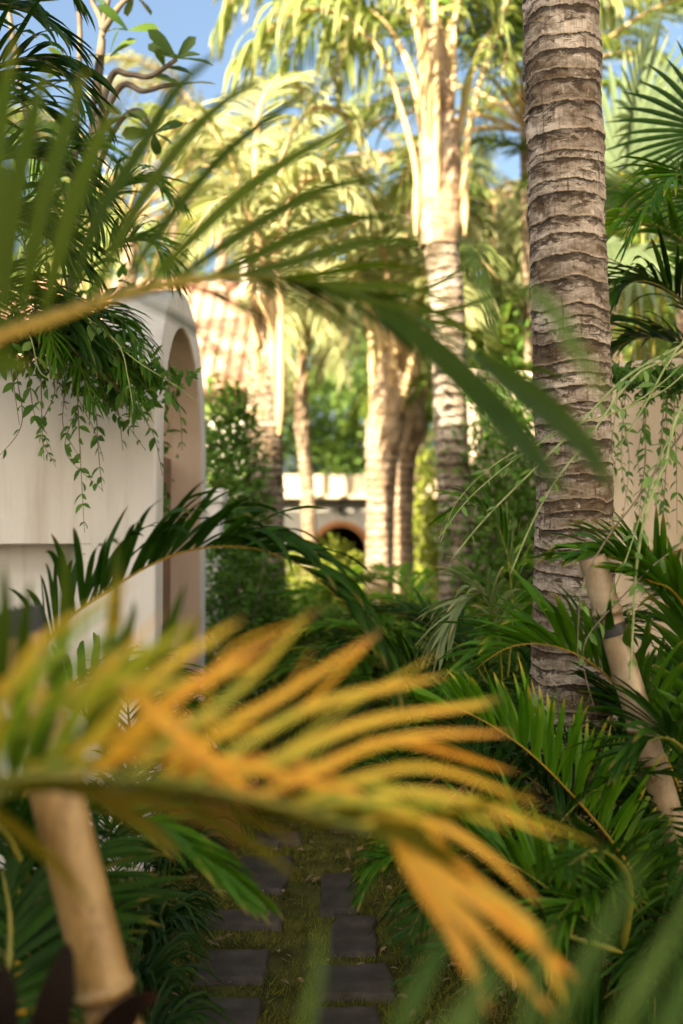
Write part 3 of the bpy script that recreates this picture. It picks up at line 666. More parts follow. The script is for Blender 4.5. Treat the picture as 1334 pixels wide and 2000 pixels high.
# =================================================================== BIG PALMS
# P1: the sharp ringed trunk on the right
pts = [P(1100, 1850, 3.62), P(1106, 1560, 3.62), P(1118, 1250, 3.62), P(1122, 1000, 3.62), P(1115, 700, 3.62), P(1108, 450, 3.62), P(1101, 200, 3.62), P(1096, -50, 3.62), P(1090, -500, 3.66), P(1080, -1900, 3.75)]
b = pts[0].copy(); b[2] = -.05
pts[0] = b
t = thing('coconut_palm', 'thick grey ringed palm trunk standing sharp in the right foreground', 'palm tree', b)
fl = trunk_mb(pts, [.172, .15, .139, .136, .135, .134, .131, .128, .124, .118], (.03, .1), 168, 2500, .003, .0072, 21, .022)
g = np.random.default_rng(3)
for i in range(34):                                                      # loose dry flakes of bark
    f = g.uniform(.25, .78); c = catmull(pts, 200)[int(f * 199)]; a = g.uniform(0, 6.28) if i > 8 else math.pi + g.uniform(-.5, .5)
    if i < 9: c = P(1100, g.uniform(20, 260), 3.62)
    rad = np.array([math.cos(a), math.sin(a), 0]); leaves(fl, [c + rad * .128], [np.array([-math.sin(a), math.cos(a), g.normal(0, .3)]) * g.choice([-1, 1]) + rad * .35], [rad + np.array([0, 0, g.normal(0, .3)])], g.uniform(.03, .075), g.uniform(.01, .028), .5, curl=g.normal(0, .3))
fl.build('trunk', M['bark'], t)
top = pts[-1] - np.array(t.location)
for i, (az, e) in enumerate([(20, 50), (75, 25), (130, 50), (200, 25), (250, 50), (310, 75), (345, 25), (100, 75)]):
    F = [f for f in FAM['coco_green'] if f[0] == e][i % 2]; o = bpy.data.objects.new('frond', F[1]); COL.objects.link(o); o.parent = t; o.location = top; o.rotation_euler.z = R(az)
    m = bpy.data.objects.new('midrib', F[2]); COL.objects.link(m); m.parent = o

def sheath(parent, px, r, seed, name='leaf_sheath', mat='fibre', rough=.025):
    trunk_mb(pxs(px), r, (.12, .22), 40, 90, .012, rough, seed, .06).build(name, M[mat], parent)

def big_palm(name, label, trunk_px, radii, sheath_px, sheath_r, fronds, seed, L=.7, W=.04, droop=2.2, mat='coco', rib='rib_tan', n=48, rr=(.05, .008), group=None, start=.3, trim='bark_far', rings=(.07, .12), **kw):
    tp = pxs(trunk_px); tp[0][2] = -.05
    t = thing(name, label, 'palm tree', tp[0], group)
    trunk_mb(tp, radii, rings, 72, 420, .012, .006, seed, .02).build('trunk', M[trim], t)
    if sheath_px: sheath(t, sheath_px, sheath_r, seed + 3)
    for i, f in enumerate(fronds):
        frond(t, pxs(f), kw.get('mats', {}).get(i, mat), rib, n=n, L=L, W=W, droop=droop, start=start, seed=seed + i * 7, rr=rr, ang=(65, 30), v=(12, 0), ns=7)
    return t

D = 8.4
big_palm('coconut_palm', 'sunlit palm with a fibrous crown base behind and left of the thick foreground trunk',
  [(895, 1400, D), (888, 1000, D), (882, 860, D), (874, 620, D), (862, 470, D)], [.155, .142, .138, .14, .15],
  [(862, 480, D), (860, 430, D), (858, 360, D), (858, 290, D), (856, 180, D), (852, 60, D)], [.165, .19, .165, .125, .085, .06],
  [[(812, 460, D - .1), (812, 330, D - .1), (776, 190, D - .1), (738, 95, D - .1), (655, 25, D - .1), (565, 30, D - .1), (470, 110, D - .1)],
   [(908, 460, D - .12), (910, 300, D - .12), (938, 160, D - .12), (972, 60, D - .12), (1010, -40, D - .2), (1080, -90, D - .3), (1180, -20, D - .4)],
   [(852, 420, D - .18), (853, 290, D - .19), (850, 100, D - .2), (842, -100, D), (790, -300, D), (640, -400, D)],
   [(872, 340, D), (884, 160, D), (890, 30, D), (940, -130, D), (1030, -190, D + .2), (1150, -160, D + .5)],
   [(835, 340, D), (826, 160, D), (808, 40, D), (740, -90, D), (620, -130, D), (490, -70, D), (430, 40, D)],
   [(850, 330, D + .1), (858, 60, D + .5), (880, -70, D + 1.2), (910, -60, D + 2), (940, 60, D + 2.6)],
   [(845, 300, D), (828, 60, D - .4), (800, -120, D - .9), (740, -180, D - 1.5), (680, -140, D - 2)],
   [(835, 330, D), (800, 130, D + .6), (720, 20, D + 1.3), (620, 40, D + 2), (540, 150, D + 2.4)],
   [(885, 330, D), (925, 130, D + .6), (985, 40, D + 1.3), (1040, 90, D + 2), (1070, 200, D + 2.4)],
   [(860, 300, D), (880, 40, D + .4), (930, -100, D + .7), (1000, -60, D + .9), (1040, 60, D + 1)],
   [(850, 300, D), (810, 20, D + .5), (740, -60, D + .9), (690, 20, D + 1.2), (650, 160, D + 1.4)]],
  41, L=.8, W=.042, droop=2.6, mat='coco', mats={5: 'coco_green', 7: 'coco_green', 8: 'coco_green', 9: 'coco_green'}, rr=(.038, .009), start=.42, trim='bark')
D = 9.0
big_palm('coconut_palm', 'palm with a dark brown trunk beside the hedge beyond the gateway',
  [(528, 1300, D), (524, 1030, D), (520, 900, D), (516, 760, D), (514, 700, D)], [.16, .15, .14, .15, .14],
  [(522, 900, D), (517, 800, D), (515, 700, D), (512, 600, D)], [.11, .15, .135, .07],
  [[(502, 760, D - .12), (497, 620, D - .14), (485, 480, D - .1), (455, 330, D), (400, 240, D), (330, 260, D), (290, 340, D)],
   [(530, 760, D - .1), (533, 560, D - .1), (540, 380, D - .1), (580, 240, D), (650, 210, D), (720, 290, D)],
   [(545, 850, D - .1), (548, 640, D - .14), (545, 500, D - .1), (575, 380, D - .3), (640, 340, D - .5), (710, 400, D - .7)],
   [(515, 720, D), (515, 500, D), (500, 330, D + .2), (510, 200, D + .5), (560, 150, D + 1), (620, 220, D + 1.4)],
   [(520, 720, D), (510, 500, D - .2), (470, 400, D - .4), (420, 400, D - .7), (370, 480, D - .9)],
   [(520, 720, D), (525, 450, D + .3), (470, 260, D + .9), (420, 230, D + 1.5), (360, 320, D + 2)],
   [(520, 720, D), (540, 470, D + .3), (610, 330, D + .9), (690, 330, D + 1.5), (750, 420, D + 2)]],
  61, L=.6, W=.045, droop=1.3, mat='coco_pale', rr=(.05, .008), start=.4, n=40, rings=(.05, .09), trim='bark')
D = 14.0
big_palm('slender_palm', 'slim palm with a bright sunlit stem left of the far archway', [(606, 1200, D), (602, 1000, D), (596, 900, D), (588, 830, D)], [.12, .105, .1, .09],
  [(592, 850, D), (588, 780, D), (590, 700, D)], [.1, .09, .05],
  [[(590, 800, D), (590, 690, D), (570, 590, D), (530, 540, D), (480, 580, D)], [(592, 800, D), (600, 680, D), (630, 590, D), (680, 570, D), (720, 640, D)],
   [(590, 800, D), (598, 650, D), (610, 550, D - .5), (630, 560, D - 1), (640, 650, D - 1.3)], [(590, 800, D), (580, 660, D), (560, 600, D - .6), (545, 640, D - 1), (540, 740, D - 1.2)],
   [(590, 800, D), (595, 640, D + .5), (640, 520, D + 1), (690, 520, D + 1.6)]], 81, L=.75, W=.06, droop=1.8, mat='coco_pale', rr=(.04, .01), n=36, start=.3)
D = 11.5
big_palm('coconut_palm', 'stout sunlit palm directly right of the far archway', [(738, 1250, D), (742, 1050, D), (744, 950, D), (748, 870, D)], [.19, .165, .155, .19],
  [(746, 900, D), (752, 830, D), (760, 770, D), (765, 690, D)], [.17, .22, .19, .1],
  [[(730, 850, D), (727, 740, D), (722, 640, D), (690, 520, D), (640, 470, D), (570, 520, D)], [(775, 830, D - .1), (800, 720, D - .1), (830, 640, D - .1), (860, 540, D), (920, 500, D), (990, 560, D)],
   [(760, 820, D - .1), (768, 700, D - .15), (775, 590, D - .1), (790, 470, D), (850, 400, D), (920, 430, D)], [(750, 830, D), (745, 680, D), (720, 560, D), (700, 430, D + .3), (640, 370, D + .8), (580, 420, D + 1.2)],
   [(755, 820, D), (760, 650, D), (750, 500, D - .5), (710, 430, D - 1), (650, 480, D - 1.5)], [(765, 820, D), (790, 650, D), (830, 560, D - .6), (880, 560, D - 1.2), (930, 640, D - 1.6)],
   [(765, 820, D), (780, 620, D + .5), (820, 470, D + 1), (880, 380, D + 1.4), (950, 420, D + 2)]], 91, L=.75, W=.05, droop=1.9, mat='coco_pale', mats={1: 'coco', 3: 'coco', 6: 'coco_green'}, rr=(.055, .01), n=40, start=.42)
D = 12.4
big_palm('coconut_palm', 'slimmer palm leaning just right of the stout sunlit palm', [(788, 1230, D), (788, 1050, D), (786, 950, D), (792, 880, D)], [.14, .125, .12, .15],
  [(790, 900, D), (800, 830, D), (812, 760, D)], [.14, .2, .1],
  [[(800, 840, D), (815, 730, D), (828, 640, D), (850, 500, D), (910, 420, D), (980, 470, D)], [(790, 850, D), (785, 700, D), (790, 560, D), (770, 430, D), (720, 380, D)],
   [(810, 840, D), (840, 740, D), (870, 680, D), (930, 650, D), (980, 700, D)], [(800, 840, D), (800, 700, D), (800, 560, D + .6), (850, 450, D + 1.2), (930, 460, D + 1.8)]], 101, L=.7, W=.05, droop=1.8, mat='coco', rr=(.05, .01), n=38, start=.42)

# palms known only by their crowns, scattered behind
def far_palm(label, x, d, ytop, fam, n, sc, seed, name='coconut_palm', group='palms deeper in the garden', em=(-30, 90)):
    p = P(x, ytop, d); t = thing(name, label, 'palm tree', (p[0], p[1], 0), group)
    trunk_mb([(p[0], p[1], -.05), (p[0] + .05, p[1], p[2] * .5), (p[0], p[1], p[2])], [.12, .09, .085], (.08, .13), 24, 120, .01, .006, seed, .02).build('trunk', M['bark_far'], t)
    crown(t, fam, n, em[0], em[1], sc, (0, 0, p[2] - .05), seed); return t
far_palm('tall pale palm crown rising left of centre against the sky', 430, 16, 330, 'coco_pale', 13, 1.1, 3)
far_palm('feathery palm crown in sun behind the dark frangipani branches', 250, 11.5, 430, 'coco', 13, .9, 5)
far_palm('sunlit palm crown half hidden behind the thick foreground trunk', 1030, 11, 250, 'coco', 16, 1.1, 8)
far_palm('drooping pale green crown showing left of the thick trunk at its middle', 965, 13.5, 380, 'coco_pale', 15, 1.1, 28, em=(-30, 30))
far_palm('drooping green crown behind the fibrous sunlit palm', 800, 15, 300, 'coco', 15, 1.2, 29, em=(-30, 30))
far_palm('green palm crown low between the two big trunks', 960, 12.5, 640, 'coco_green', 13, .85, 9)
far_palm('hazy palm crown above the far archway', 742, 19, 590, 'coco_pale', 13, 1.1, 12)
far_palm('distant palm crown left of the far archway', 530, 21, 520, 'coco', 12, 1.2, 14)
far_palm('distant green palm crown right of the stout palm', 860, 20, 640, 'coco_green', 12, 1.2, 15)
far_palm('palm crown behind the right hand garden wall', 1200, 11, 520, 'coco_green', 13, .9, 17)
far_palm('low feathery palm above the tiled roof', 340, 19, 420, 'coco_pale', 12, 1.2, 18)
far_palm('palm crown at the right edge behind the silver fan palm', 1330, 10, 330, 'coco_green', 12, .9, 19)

# far broadleaf trees
for i, (x, d, h, r, lab) in enumerate([(660, 34, 6.2, 3.2, 'round green tree behind the far archway roof'), (520, 31, 8, 3.6, 'leafy tree behind the slim sunlit palm'), (830, 33, 8.5, 3.8, 'leafy tree behind the two sunlit palms right of the archway'),
      (980, 26, 9, 3.6, 'leafy tree filling the gap left of the thick trunk'), (380, 30, 8.5, 3.5, 'leafy tree behind the tiled roof'), (1150, 24, 7.8, 3.5, 'leafy tree behind the right hand walls'), (1300, 20, 7, 3, 'leafy tree farthest right behind the fan palm'), (200, 24, 9.0, 3.2, 'leafy tree farthest left behind the feathery palms'), (740, 42, 9, 4, 'pale tree on the skyline at the centre')]):
    p = P(x, 1050, d); broadleaf('garden_tree', lab, p[0], p[1], h, r, 200 + i, 'tree', 3600, .3, 'leafy trees beyond the garden', tr=.2)

# shrubs and hedge
def shrub(label, x, d, h, r, seed, mat='hedge', n=1500, leaf=.07, name='shrub', group=None, wide=1.0):
    g = np.random.default_rng(seed); p = P(x, 1050, d); t = thing(name, label, 'shrub', (p[0], p[1], 0), group); sb = MB(); mb = MB()
    for i in range(9):
        a = g.uniform(0, 6.28); q = np.array([p[0] + math.cos(a) * r * .8 * wide, p[1] + math.sin(a) * r * .6, h * g.uniform(.5, 1)])
        tube(sb, [(p[0] + math.cos(a) * .06, p[1] + math.sin(a) * .06, 0), (p[0] + math.cos(a) * r * .3, p[1] + math.sin(a) * r * .3, q[2] * .55), q], [.014, .01, .003], 5)
    k = n; dd = unit(g.normal(size=(k, 3))) * (g.random((k, 1)) ** .4); lump = .62 + .55 * fbm(dd * 2.2 + seed, 3, seed)
    ps = np.array([p[0], p[1], h * .55]) + dd * lump[:, None] * np.array([r * wide, r, h * .56]); ps[:, 2] = np.maximum(ps[:, 2], .02)
    L = leaf * g.uniform(.6, 1.3, k); leaves(mb, ps, dd + g.normal(0, .7, (k, 3)), dd + np.array([0, 0, .7]) + g.normal(0, .5, (k, 3)), L, L * .45, g.random(k))
    sb.build('stem', M['stem_brown'], t); mb.build('foliage', M[mat], t); return t
shrub('dense dark green hedge bush climbing beside the short pillar', 452, 7.9, 2.75, .36, 301, 'hedge', 4200, .07, 'hedge')
shrub('bushy dark green growth at the foot of the brown trunk', 470, 6.7, 1.5, .42, 302, 'hedge', 2600, .07, 'hedge')
shrub('yellow green rounded shrub in front of the far archway', 655, 15, 1.45, .55, 303, 'shrub_yellow', 1600, .1)
shrub('yellow green shrub at the foot of the slim palm', 580, 12, 1.35, .7, 304, 'shrub_yellow', 1600, .1)
shrub('bright lime shrub right of the twin palm trunks', 835, 13.5, 2.6, .5, 305, 'shrub_yellow', 2400, .1)
shrub('low bright shrub under the stout palm', 760, 10.3, .95, .55, 306, 'shrub_yellow', 1500, .08)
shrub('low green shrub in the middle of the path end', 690, 8.6, .9, .5, 307, 'hedge', 1800, .07)
shrub('mid green shrub under the brown palm', 560, 8.0, 1.05, .45, 308, 'hedge', 1800, .07)
shrub('creeper covered bush against the pale wall between the trunks', 975, 8.4, 2.75, .62, 309, 'hedge', 3600, .07)
shrub('tall leafy bush hiding the top of the pale wall beside the thick trunk', 1015, 8.7, 3.15, .5, 312, 'hedge', 3000, .07)
shrub('bush on top of the tiled house wall corner', 420, 13.2, 3.4, .5, 310, 'tree', 1800, .11)
shrub('leafy bush behind the overgrown left wall', 110, 5.4, 2.95, .55, 311, 'hedge', 3000, .08, wide=1.3)

# right-hand silver fan palm
def fan_leaf(parent, base, hub, tipdir, nrm, Rr, nseg=30, arc=150, seed=0, mat='fan', split=.45, petr=.02, rib='rib_green'):
    g = np.random.default_rng(seed); hub = np.asarray(hub, float); d = unit(tipdir); n = unit(np.asarray(nrm, float) - (np.asarray(nrm) @ d) * d); w = np.cross(d, n)
    mb = MB(); aa = np.radians(np.linspace(-arc, arc, nseg + 1))
    for i in range(nseg):
        a0, a1 = aa[i], aa[i + 1]; am = (a0 + a1) / 2; r = Rr * (.78 + .22 * math.cos(am)) * g.uniform(.93, 1.05); V = []
        for s in np.linspace(.04, 1, 9):
            k = min(1, max(.04, (1 - s) / (1 - split))) if s > split else 1
            half = (a1 - a0) / 2 * k; sag = -.25 * r * s * s * (s > 0) + (-.2 * r * max(0, s - .7))
            for q, up in ((-half, 0), (0, .03 * r * s * k), (half, 0)):
                V.append(hub + r * s * (math.cos(am + q) * d + math.sin(am + q) * w) + n * (up + .18 * r * s * abs(math.sin(am)) ** 2) + np.array([0, 0, sag * .5]))
        mb.add(V, grid_faces(9, 3), u=np.repeat(np.linspace(0, 1, 9), 3), rnd=g.random())
    o = mb.build('fan_leaf', M[mat], parent); tube(MB(), [base, (np.asarray(base) + hub) / 2 + np.array([0, 0, .05]), hub], [petr, petr * .7, petr * .5], 7).build('petiole', M[rib], o); return o
b = P(1262, 1500, 7.4); t = thing('fan_palm', 'pale silver fan palm lit by the sun right of the thick trunk', 'palm tree', (b[0], b[1], 0))
trunk_mb([(b[0], b[1], -.05), (b[0], b[1], 1.2), (b[0], b[1], 2.3)], [.2, .17, .16], (.1, .16), 32, 120, .02, .01, 71, .03).build('trunk', M['bark_far'], t)
B0 = np.array([b[0], b[1], 2.3])
for i, (hx, hy, hd, tx, ty, td, Rr, nv) in enumerate([(1215, 330, 7.2, 1235, 40, 7.3, 1.1, (-.8, -.5, .1)), (1255, 250, 7.5, 1290, 0, 7.4, 1.1, (-.9, .3, .2)), (1290, 420, 6.9, 1240, 330, 6.4, .95, (0, -.5, .9)), (1330, 330, 7.3, 1400, 200, 7.2, 1.0, (-.4, -.8, .4)), (1190, 430, 7.6, 1150, 330, 7.8, .9, (.3, -.7, .6)), (1240, 480, 7.0, 1215, 560, 6.6, .8, (-.2, -.8, .5))]):
    h_ = P(hx, hy, hd); fan_leaf(t, B0, h_, P(tx, ty, td) - h_, nv, Rr, 32, 120, 400 + i)
b = P(1400, 1500, 4.6); t = thing('fan_palm', 'dark green fan palm reaching in at the upper right edge', 'palm tree', (b[0], b[1], 0))
trunk_mb([(b[0], b[1], -.05), (b[0], b[1], 1.2), (b[0], b[1], 2.2)], [.09, .08, .07], (.06, .1), 24, 80, .008, .005, 72, .02).build('trunk', M['bark_far'], t)
for i, (hx, hy, hd, tx, ty, td, Rr, nv) in enumerate([(1395, 260, 4.7, 1340, 40, 4.8, .62, (-.7, -.7, .1)), (1420, 380, 4.5, 1350, 420, 4.3, .5, (-.2, -.6, .6))]):
    h_ = P(hx, hy, hd); fan_leaf(t, (b[0], b[1], 2.2), h_, P(tx, ty, td) - h_, nv, Rr, 34, 130, 420 + i, 'areca_dark', .25, .012)

# =================================================================== NEAR PLANTS
def plant(name, label, base, cat='palm', group=None): return thing(name, label, cat, (base[0], base[1], 0), group)
def stalk(t, base, top, r=.014, mat='rib_green', name='cane', mid=None):
    base = np.asarray(base, float).copy(); base[2] = 0; top = np.asarray(top, float)
    m = (base + top) / 2 if mid is None else np.asarray(mid, float)
    tube(MB(), [base, m, top], [r * 1.3, r, r * .8], 8).build(name, M[mat], t)

# --- F1: big blurred green frond sweeping in from the upper left
b = P(-330, 1700, 1.4); t = plant('areca_palm', 'palm whose big blurred green frond sweeps across from the left edge over the arch', b)
rp = [(-260, 900, .78), (-60, 690, .8), (100, 622, .86), (250, 572, .95), (430, 540, 1.05), (600, 548, 1.15), (740, 590, 1.22), (860, 650, 1.22), (960, 730, 1.15), (1030, 800, 1.08)]
stalk(t, P(-330, 1700, 1.4), P(-260, 900, .78 * 1.5), .016, 'rib_yellow')
mb = MB(); g = np.random.default_rng(9)
F1 = [([(-30, 660, .78), (-14, 400, .78), (6, 200, .8), (30, 60, .83)], .022), ([(6, 645, .8), (22, 420, .8), (60, 240, .82), (95, 130, .85)], .022), ([(40, 630, .82), (80, 420, .82), (135, 230, .84), (172, 130, .86)], .021),
      ([(85, 615, .84), (135, 420, .84), (195, 270, .86), (245, 190, .88)], .021), ([(130, 602, .86), (190, 430, .86), (270, 300, .88), (345, 175, .9), (432, 98, .93)], .021), ([(175, 592, .88), (250, 430, .89), (345, 290, .92), (440, 195, .95), (540, 138, .98)], .021),
      ([(225, 577, .92), (320, 435, .94), (430, 305, .97), (520, 232, 1.0), (625, 160, 1.03)], .021), ([(280, 565, .95), (370, 470, .97), (480, 370, 1.0), (600, 290, 1.04), (720, 235, 1.08)], .021), ([(330, 555, 1.0), (420, 490, 1.02), (520, 425, 1.06), (640, 365, 1.1), (760, 345, 1.13)], .02),
      ([(385, 548, 1.03), (480, 508, 1.06), (590, 455, 1.1), (700, 425, 1.13), (810, 425, 1.15)], .02), ([(440, 541, 1.06), (560, 515, 1.1), (680, 480, 1.14), (780, 470, 1.17), (850, 492, 1.18)], .019), ([(500, 542, 1.1), (620, 535, 1.14), (740, 515, 1.17), (850, 535, 1.2)], .018),
      ([(560, 545, 1.13), (680, 560, 1.16), (790, 560, 1.18), (900, 600, 1.2)], .017), ([(620, 552, 1.16), (730, 590, 1.2), (850, 610, 1.22), (940, 660, 1.22)], .017), ([(690, 572, 1.2), (800, 620, 1.24), (900, 640, 1.26), (1000, 690, 1.28)], .016),
      ([(735, 600, 1.1), (850, 690, 1.02), (960, 800, .92), (1030, 880, .88), (1108, 968, .85)], .034), ([(930, 690, 1.05), (1030, 770, .98), (1120, 850, .93), (1205, 962, .9)], .032),
      ([(760, 600, 1.24), (850, 610, 1.3), (930, 590, 1.34), (1010, 560, 1.38)], .014), ([(690, 575, 1.2), (790, 575, 1.3), (880, 540, 1.36), (960, 470, 1.4)], .014), ([(600, 548, 1.15), (700, 600, 1.1), (780, 660, 1.06), (840, 730, 1.04)], .014), ([(500, 545, 1.1), (600, 590, 1.06), (690, 640, 1.04)], .013),
      ([(-70, 700, .8), (-20, 706, .8), (58, 716, .8)], .03)]
K1 = 1.5
far_ = lambda q, k: [(x, y, d * k) for x, y, d in q]
rp = far_(rp, K1)
for i, (px, w) in enumerate(F1): blade(mb, far_(px, K1) if not .031 < w else [(x, y, d_) for (x, y, d), d_ in zip(px, np.linspace(1.65, .98, len(px)))], w * K1 * (.8 if i < 4 else .8 if w > .025 else .7 - .015 * max(0, i - 8)), g.uniform(.0, .9), g.normal(0, .25), fold=.15 if w < .031 else .34)
for i in range(26):      # the far row of leaflets, foreshortened behind the midrib
    f = g.uniform(.3, .95); c = catmull(pxs(rp), 100)[int(f * 99)]
    leaves(mb, [c], [np.array([.55, .75, g.uniform(-.1, .35)])], [np.array([0, -.3, 1]) + g.normal(0, .3, 3)], g.uniform(.22, .36), .016, g.random(), OV_W, .25)
o = mb.build('frond', M['front_green'], t); tube(MB(), pxs(rp), [.0105, .009, .005, .0025], 8, 60).build('midrib', M['rib_front'], o)
mb = MB(); blade(mb, [(1010, 560, 1.0), (1072, 595, .95), (1130, 690, .9), (1195, 790, .88)], .016, .9); blade(mb, [(900, 470, 1.05), (930, 520, 1.0), (960, 620, .95), (965, 700, .93)], .014, .8)
o = mb.build('frond', M['front_grey'], t); tube(MB(), pxs([(1010, 562, 1.0), (960, 500, 1.06), (880, 450, 1.12), (820, 560, 1.2), (800, 620, 1.22)]), [.002, .004], 6).build('midrib', M['rib_green'], o)

# --- F2: blurred yellow and orange fronds across the bottom
b = P(-260, 2300, 1.25); t = plant('areca_palm', 'palm with blurred yellow and orange fronds across the lower foreground', b)
rp = [(-230, 1720, .82), (-60, 1545, .8), (150, 1512, .8), (350, 1528, .82), (560, 1575, .85), (760, 1640, .88), (880, 1730, .9), (960, 1840, .9)]
K2 = 1.3; rp = far_(rp, K2)
stalk(t, b, P(-230, 1720, .82 * K2), .018, 'rib_yellow')
Y2 = [  # upper row, green at the left, orange to the right
 ([(-20, 1540, .8), (40, 1380, .78), (120, 1260, .78), (235, 1165, .8)], .024, .2), ([(30, 1525, .8), (90, 1390, .78), (170, 1280, .77), (262, 1205, .78)], .026, .12), ([(80, 1515, .8), (160, 1380, .78), (270, 1280, .78), (395, 1215, .8)], .025, .3),
 ([(-60, 1560, .8), (-10, 1400, .8), (60, 1270, .82), (150, 1190, .84)], .024, .55), ([(130, 1510, .8), (230, 1390, .8), (330, 1300, .8), (480, 1205, .84)], .022, .6), ([(190, 1512, .8), (300, 1400, .8), (420, 1310, .82), (560, 1235, .86)], .022, .95), ([(250, 1516, .81), (370, 1420, .82), (480, 1335, .84), (610, 1195, .9)], .02, .5),
 ([(310, 1522, .82), (430, 1430, .83), (560, 1350, .86), (725, 1250, .92)], .022, .8), ([(370, 1532, .82), (500, 1440, .84), (640, 1370, .88), (880, 1318, .95)], .022, .62), ([(430, 1545, .83), (580, 1460, .86), (740, 1405, .9), (970, 1375, .98)], .021, .75), ([(490, 1560, .84), (640, 1490, .87), (800, 1440, .92), (1005, 1432, .98)], .021, .85),
 ([(560, 1576, .85), (700, 1520, .88), (850, 1500, .92), (1060, 1575, .96)], .02, .7), ([(620, 1594, .86), (760, 1550, .88), (900, 1560, .92), (1095, 1640, .95)], .02, .66), ([(680, 1612, .87), (820, 1600, .89), (940, 1660, .92), (1060, 1770, .94)], .02, .8),
 ([(760, 1640, .88), (850, 1700, .86), (980, 1790, .84), (1145, 1930, .84)], .024, .95), ([(800, 1660, .88), (880, 1760, .84), (960, 1850, .82), (1090, 1990, .8)], .022, .9), ([(770, 1645, .88), (830, 1740, .84), (890, 1830, .8), (960, 1985, .78)], .024, 1.0), ([(850, 1705, .9), (960, 1750, .88), (1050, 1830, .86), (1110, 1990, .85)], .018, .7),
 ([(200, 1300, .82), (310, 1400, .8), (400, 1470, .8), (500, 1555, .82)], .025, .9), ([(20, 1440, .82), (120, 1380, .8), (220, 1330, .8), (330, 1340, .82)], .022, .35), ([(60, 1500, .84), (200, 1440, .82), (340, 1400, .82), (470, 1430, .84)], .02, .75), ([(120, 1520, .84), (260, 1470, .82), (420, 1480, .82), (560, 1520, .84)], .02, .85),
 ([(560, 1575, .85), (680, 1560, .86), (790, 1580, .88), (860, 1650, .9)], .018, .5), ([(310, 1525, .85), (480, 1500, .84), (620, 1530, .85), (740, 1560, .87)], .02, .9)]
mb = MB()
for px, w, rn in Y2:
    px = far_(px, K2); w *= K2 * (.4 if px[0][0] < 690 else .55); blade(mb, px, w, rn, g.normal(0, .3))
    for rep_ in range(2 if px[0][0] < 330 else 1 if px[0][0] < 690 else 0):
        q = [(x + g.normal(0, 14) + k_ * g.normal(0, 16), y + g.normal(0, 12) + k_ * g.normal(4, 16), d + abs(g.normal(.03, .05))) for k_, (x, y, d) in enumerate(px)]
        blade(mb, q, w * g.uniform(.55, 1), min(1, max(0, rn + g.normal(0, .35))), g.normal(0, .5))
o = mb.build('frond', M['front_yellow'], t); tube(MB(), pxs(rp), [.006, .005, .004, .003], 8, 60).build('midrib', M['rib_green'], o)
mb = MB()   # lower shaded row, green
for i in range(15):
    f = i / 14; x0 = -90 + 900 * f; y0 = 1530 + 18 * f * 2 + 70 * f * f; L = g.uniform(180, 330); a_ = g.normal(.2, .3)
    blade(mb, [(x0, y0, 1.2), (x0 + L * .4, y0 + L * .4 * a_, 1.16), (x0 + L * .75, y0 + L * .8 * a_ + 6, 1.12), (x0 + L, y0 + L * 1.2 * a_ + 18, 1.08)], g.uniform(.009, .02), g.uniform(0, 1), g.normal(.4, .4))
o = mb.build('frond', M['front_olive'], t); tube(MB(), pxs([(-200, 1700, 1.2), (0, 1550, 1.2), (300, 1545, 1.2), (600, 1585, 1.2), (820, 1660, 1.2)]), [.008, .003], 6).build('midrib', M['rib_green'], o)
mb = MB()   # darker blades standing up behind the yellow ones
for px in ([(20, 1520, 1.05), (40, 1400, 1.05), (45, 1250, 1.05), (60, 1130, 1.05)], [(60, 1520, 1.05), (95, 1400, 1.05), (122, 1240, 1.05), (130, 1060, 1.05)], [(140, 1500, 1.1), (190, 1380, 1.1), (220, 1220, 1.1), (230, 1050, 1.1)], [(200, 1480, 1.2), (225, 1330, 1.2), (260, 1200, 1.2), (262, 1170, 1.2)], [(250, 1480, 1.25), (290, 1360, 1.25), (330, 1230, 1.25), (362, 1140, 1.25)], [(290, 1490, 1.25), (320, 1400, 1.25), (350, 1290, 1.25), (392, 1200, 1.25)], [(-10, 1500, 1.0), (-5, 1350, 1.0), (10, 1200, 1.0), (5, 1100, 1.0)]):
    blade(mb, far_(px, 1.3), .024, g.uniform(0, .6), g.normal(0, .2))
o = mb.build('frond', M['front_green'], t); tube(MB(), pxs([(-120, 1700, 1.25), (40, 1520, 1.37), (180, 1490, 1.5), (300, 1495, 1.62)]), [.007, .003], 6).build('midrib', M['rib_green'], o)

# --- bottom right blurred blades
b = P(1150, 2500, .75); t = plant('areca_palm', 'palm with blurred grey green blades rising at the bottom right corner', b); mb = MB()
for px, w in (([(1040, 2120, .72), (1120, 1930, .72), (1200, 1780, .74), (1262, 1655, .76)], .017), ([(1160, 2130, .7), (1230, 1970, .7), (1300, 1850, .72), (1370, 1730, .74)], .018), ([(730, 2130, .75), (790, 1990, .75), (840, 1890, .77), (880, 1800, .8)], .018), ([(900, 2120, .72), (915, 2000, .72), (940, 1900, .74), (950, 1820, .76)], .016), ([(1260, 2130, .68), (1310, 2000, .68), (1340, 1930, .7), (1380, 1850, .72)], .018), ([(570, 2130, .8), (600, 1990, .8), (620, 1900, .82), (626, 1800, .85)], .012), ([(1000, 2120, .76), (1030, 1990, .76), (1045, 1900, .78), (1080, 1800, .8)], .014), ([(800, 2130, .72), (870, 2010, .72), (960, 1930, .74), (1010, 1900, .76)], .014)):
    blade(mb, px, w * .72, g.uniform(.2, .9), g.normal(0, .2))
o = mb.build('frond', M['front_grey'], t); tube(MB(), pxs([(500, 2200, .8), (720, 2140, .76), (1000, 2130, .72), (1300, 2140, .68)]), [.006, .004], 6).build('midrib', M['rib_green'], o)
stalk(t, b, P(1150, 2180, .72), .012)

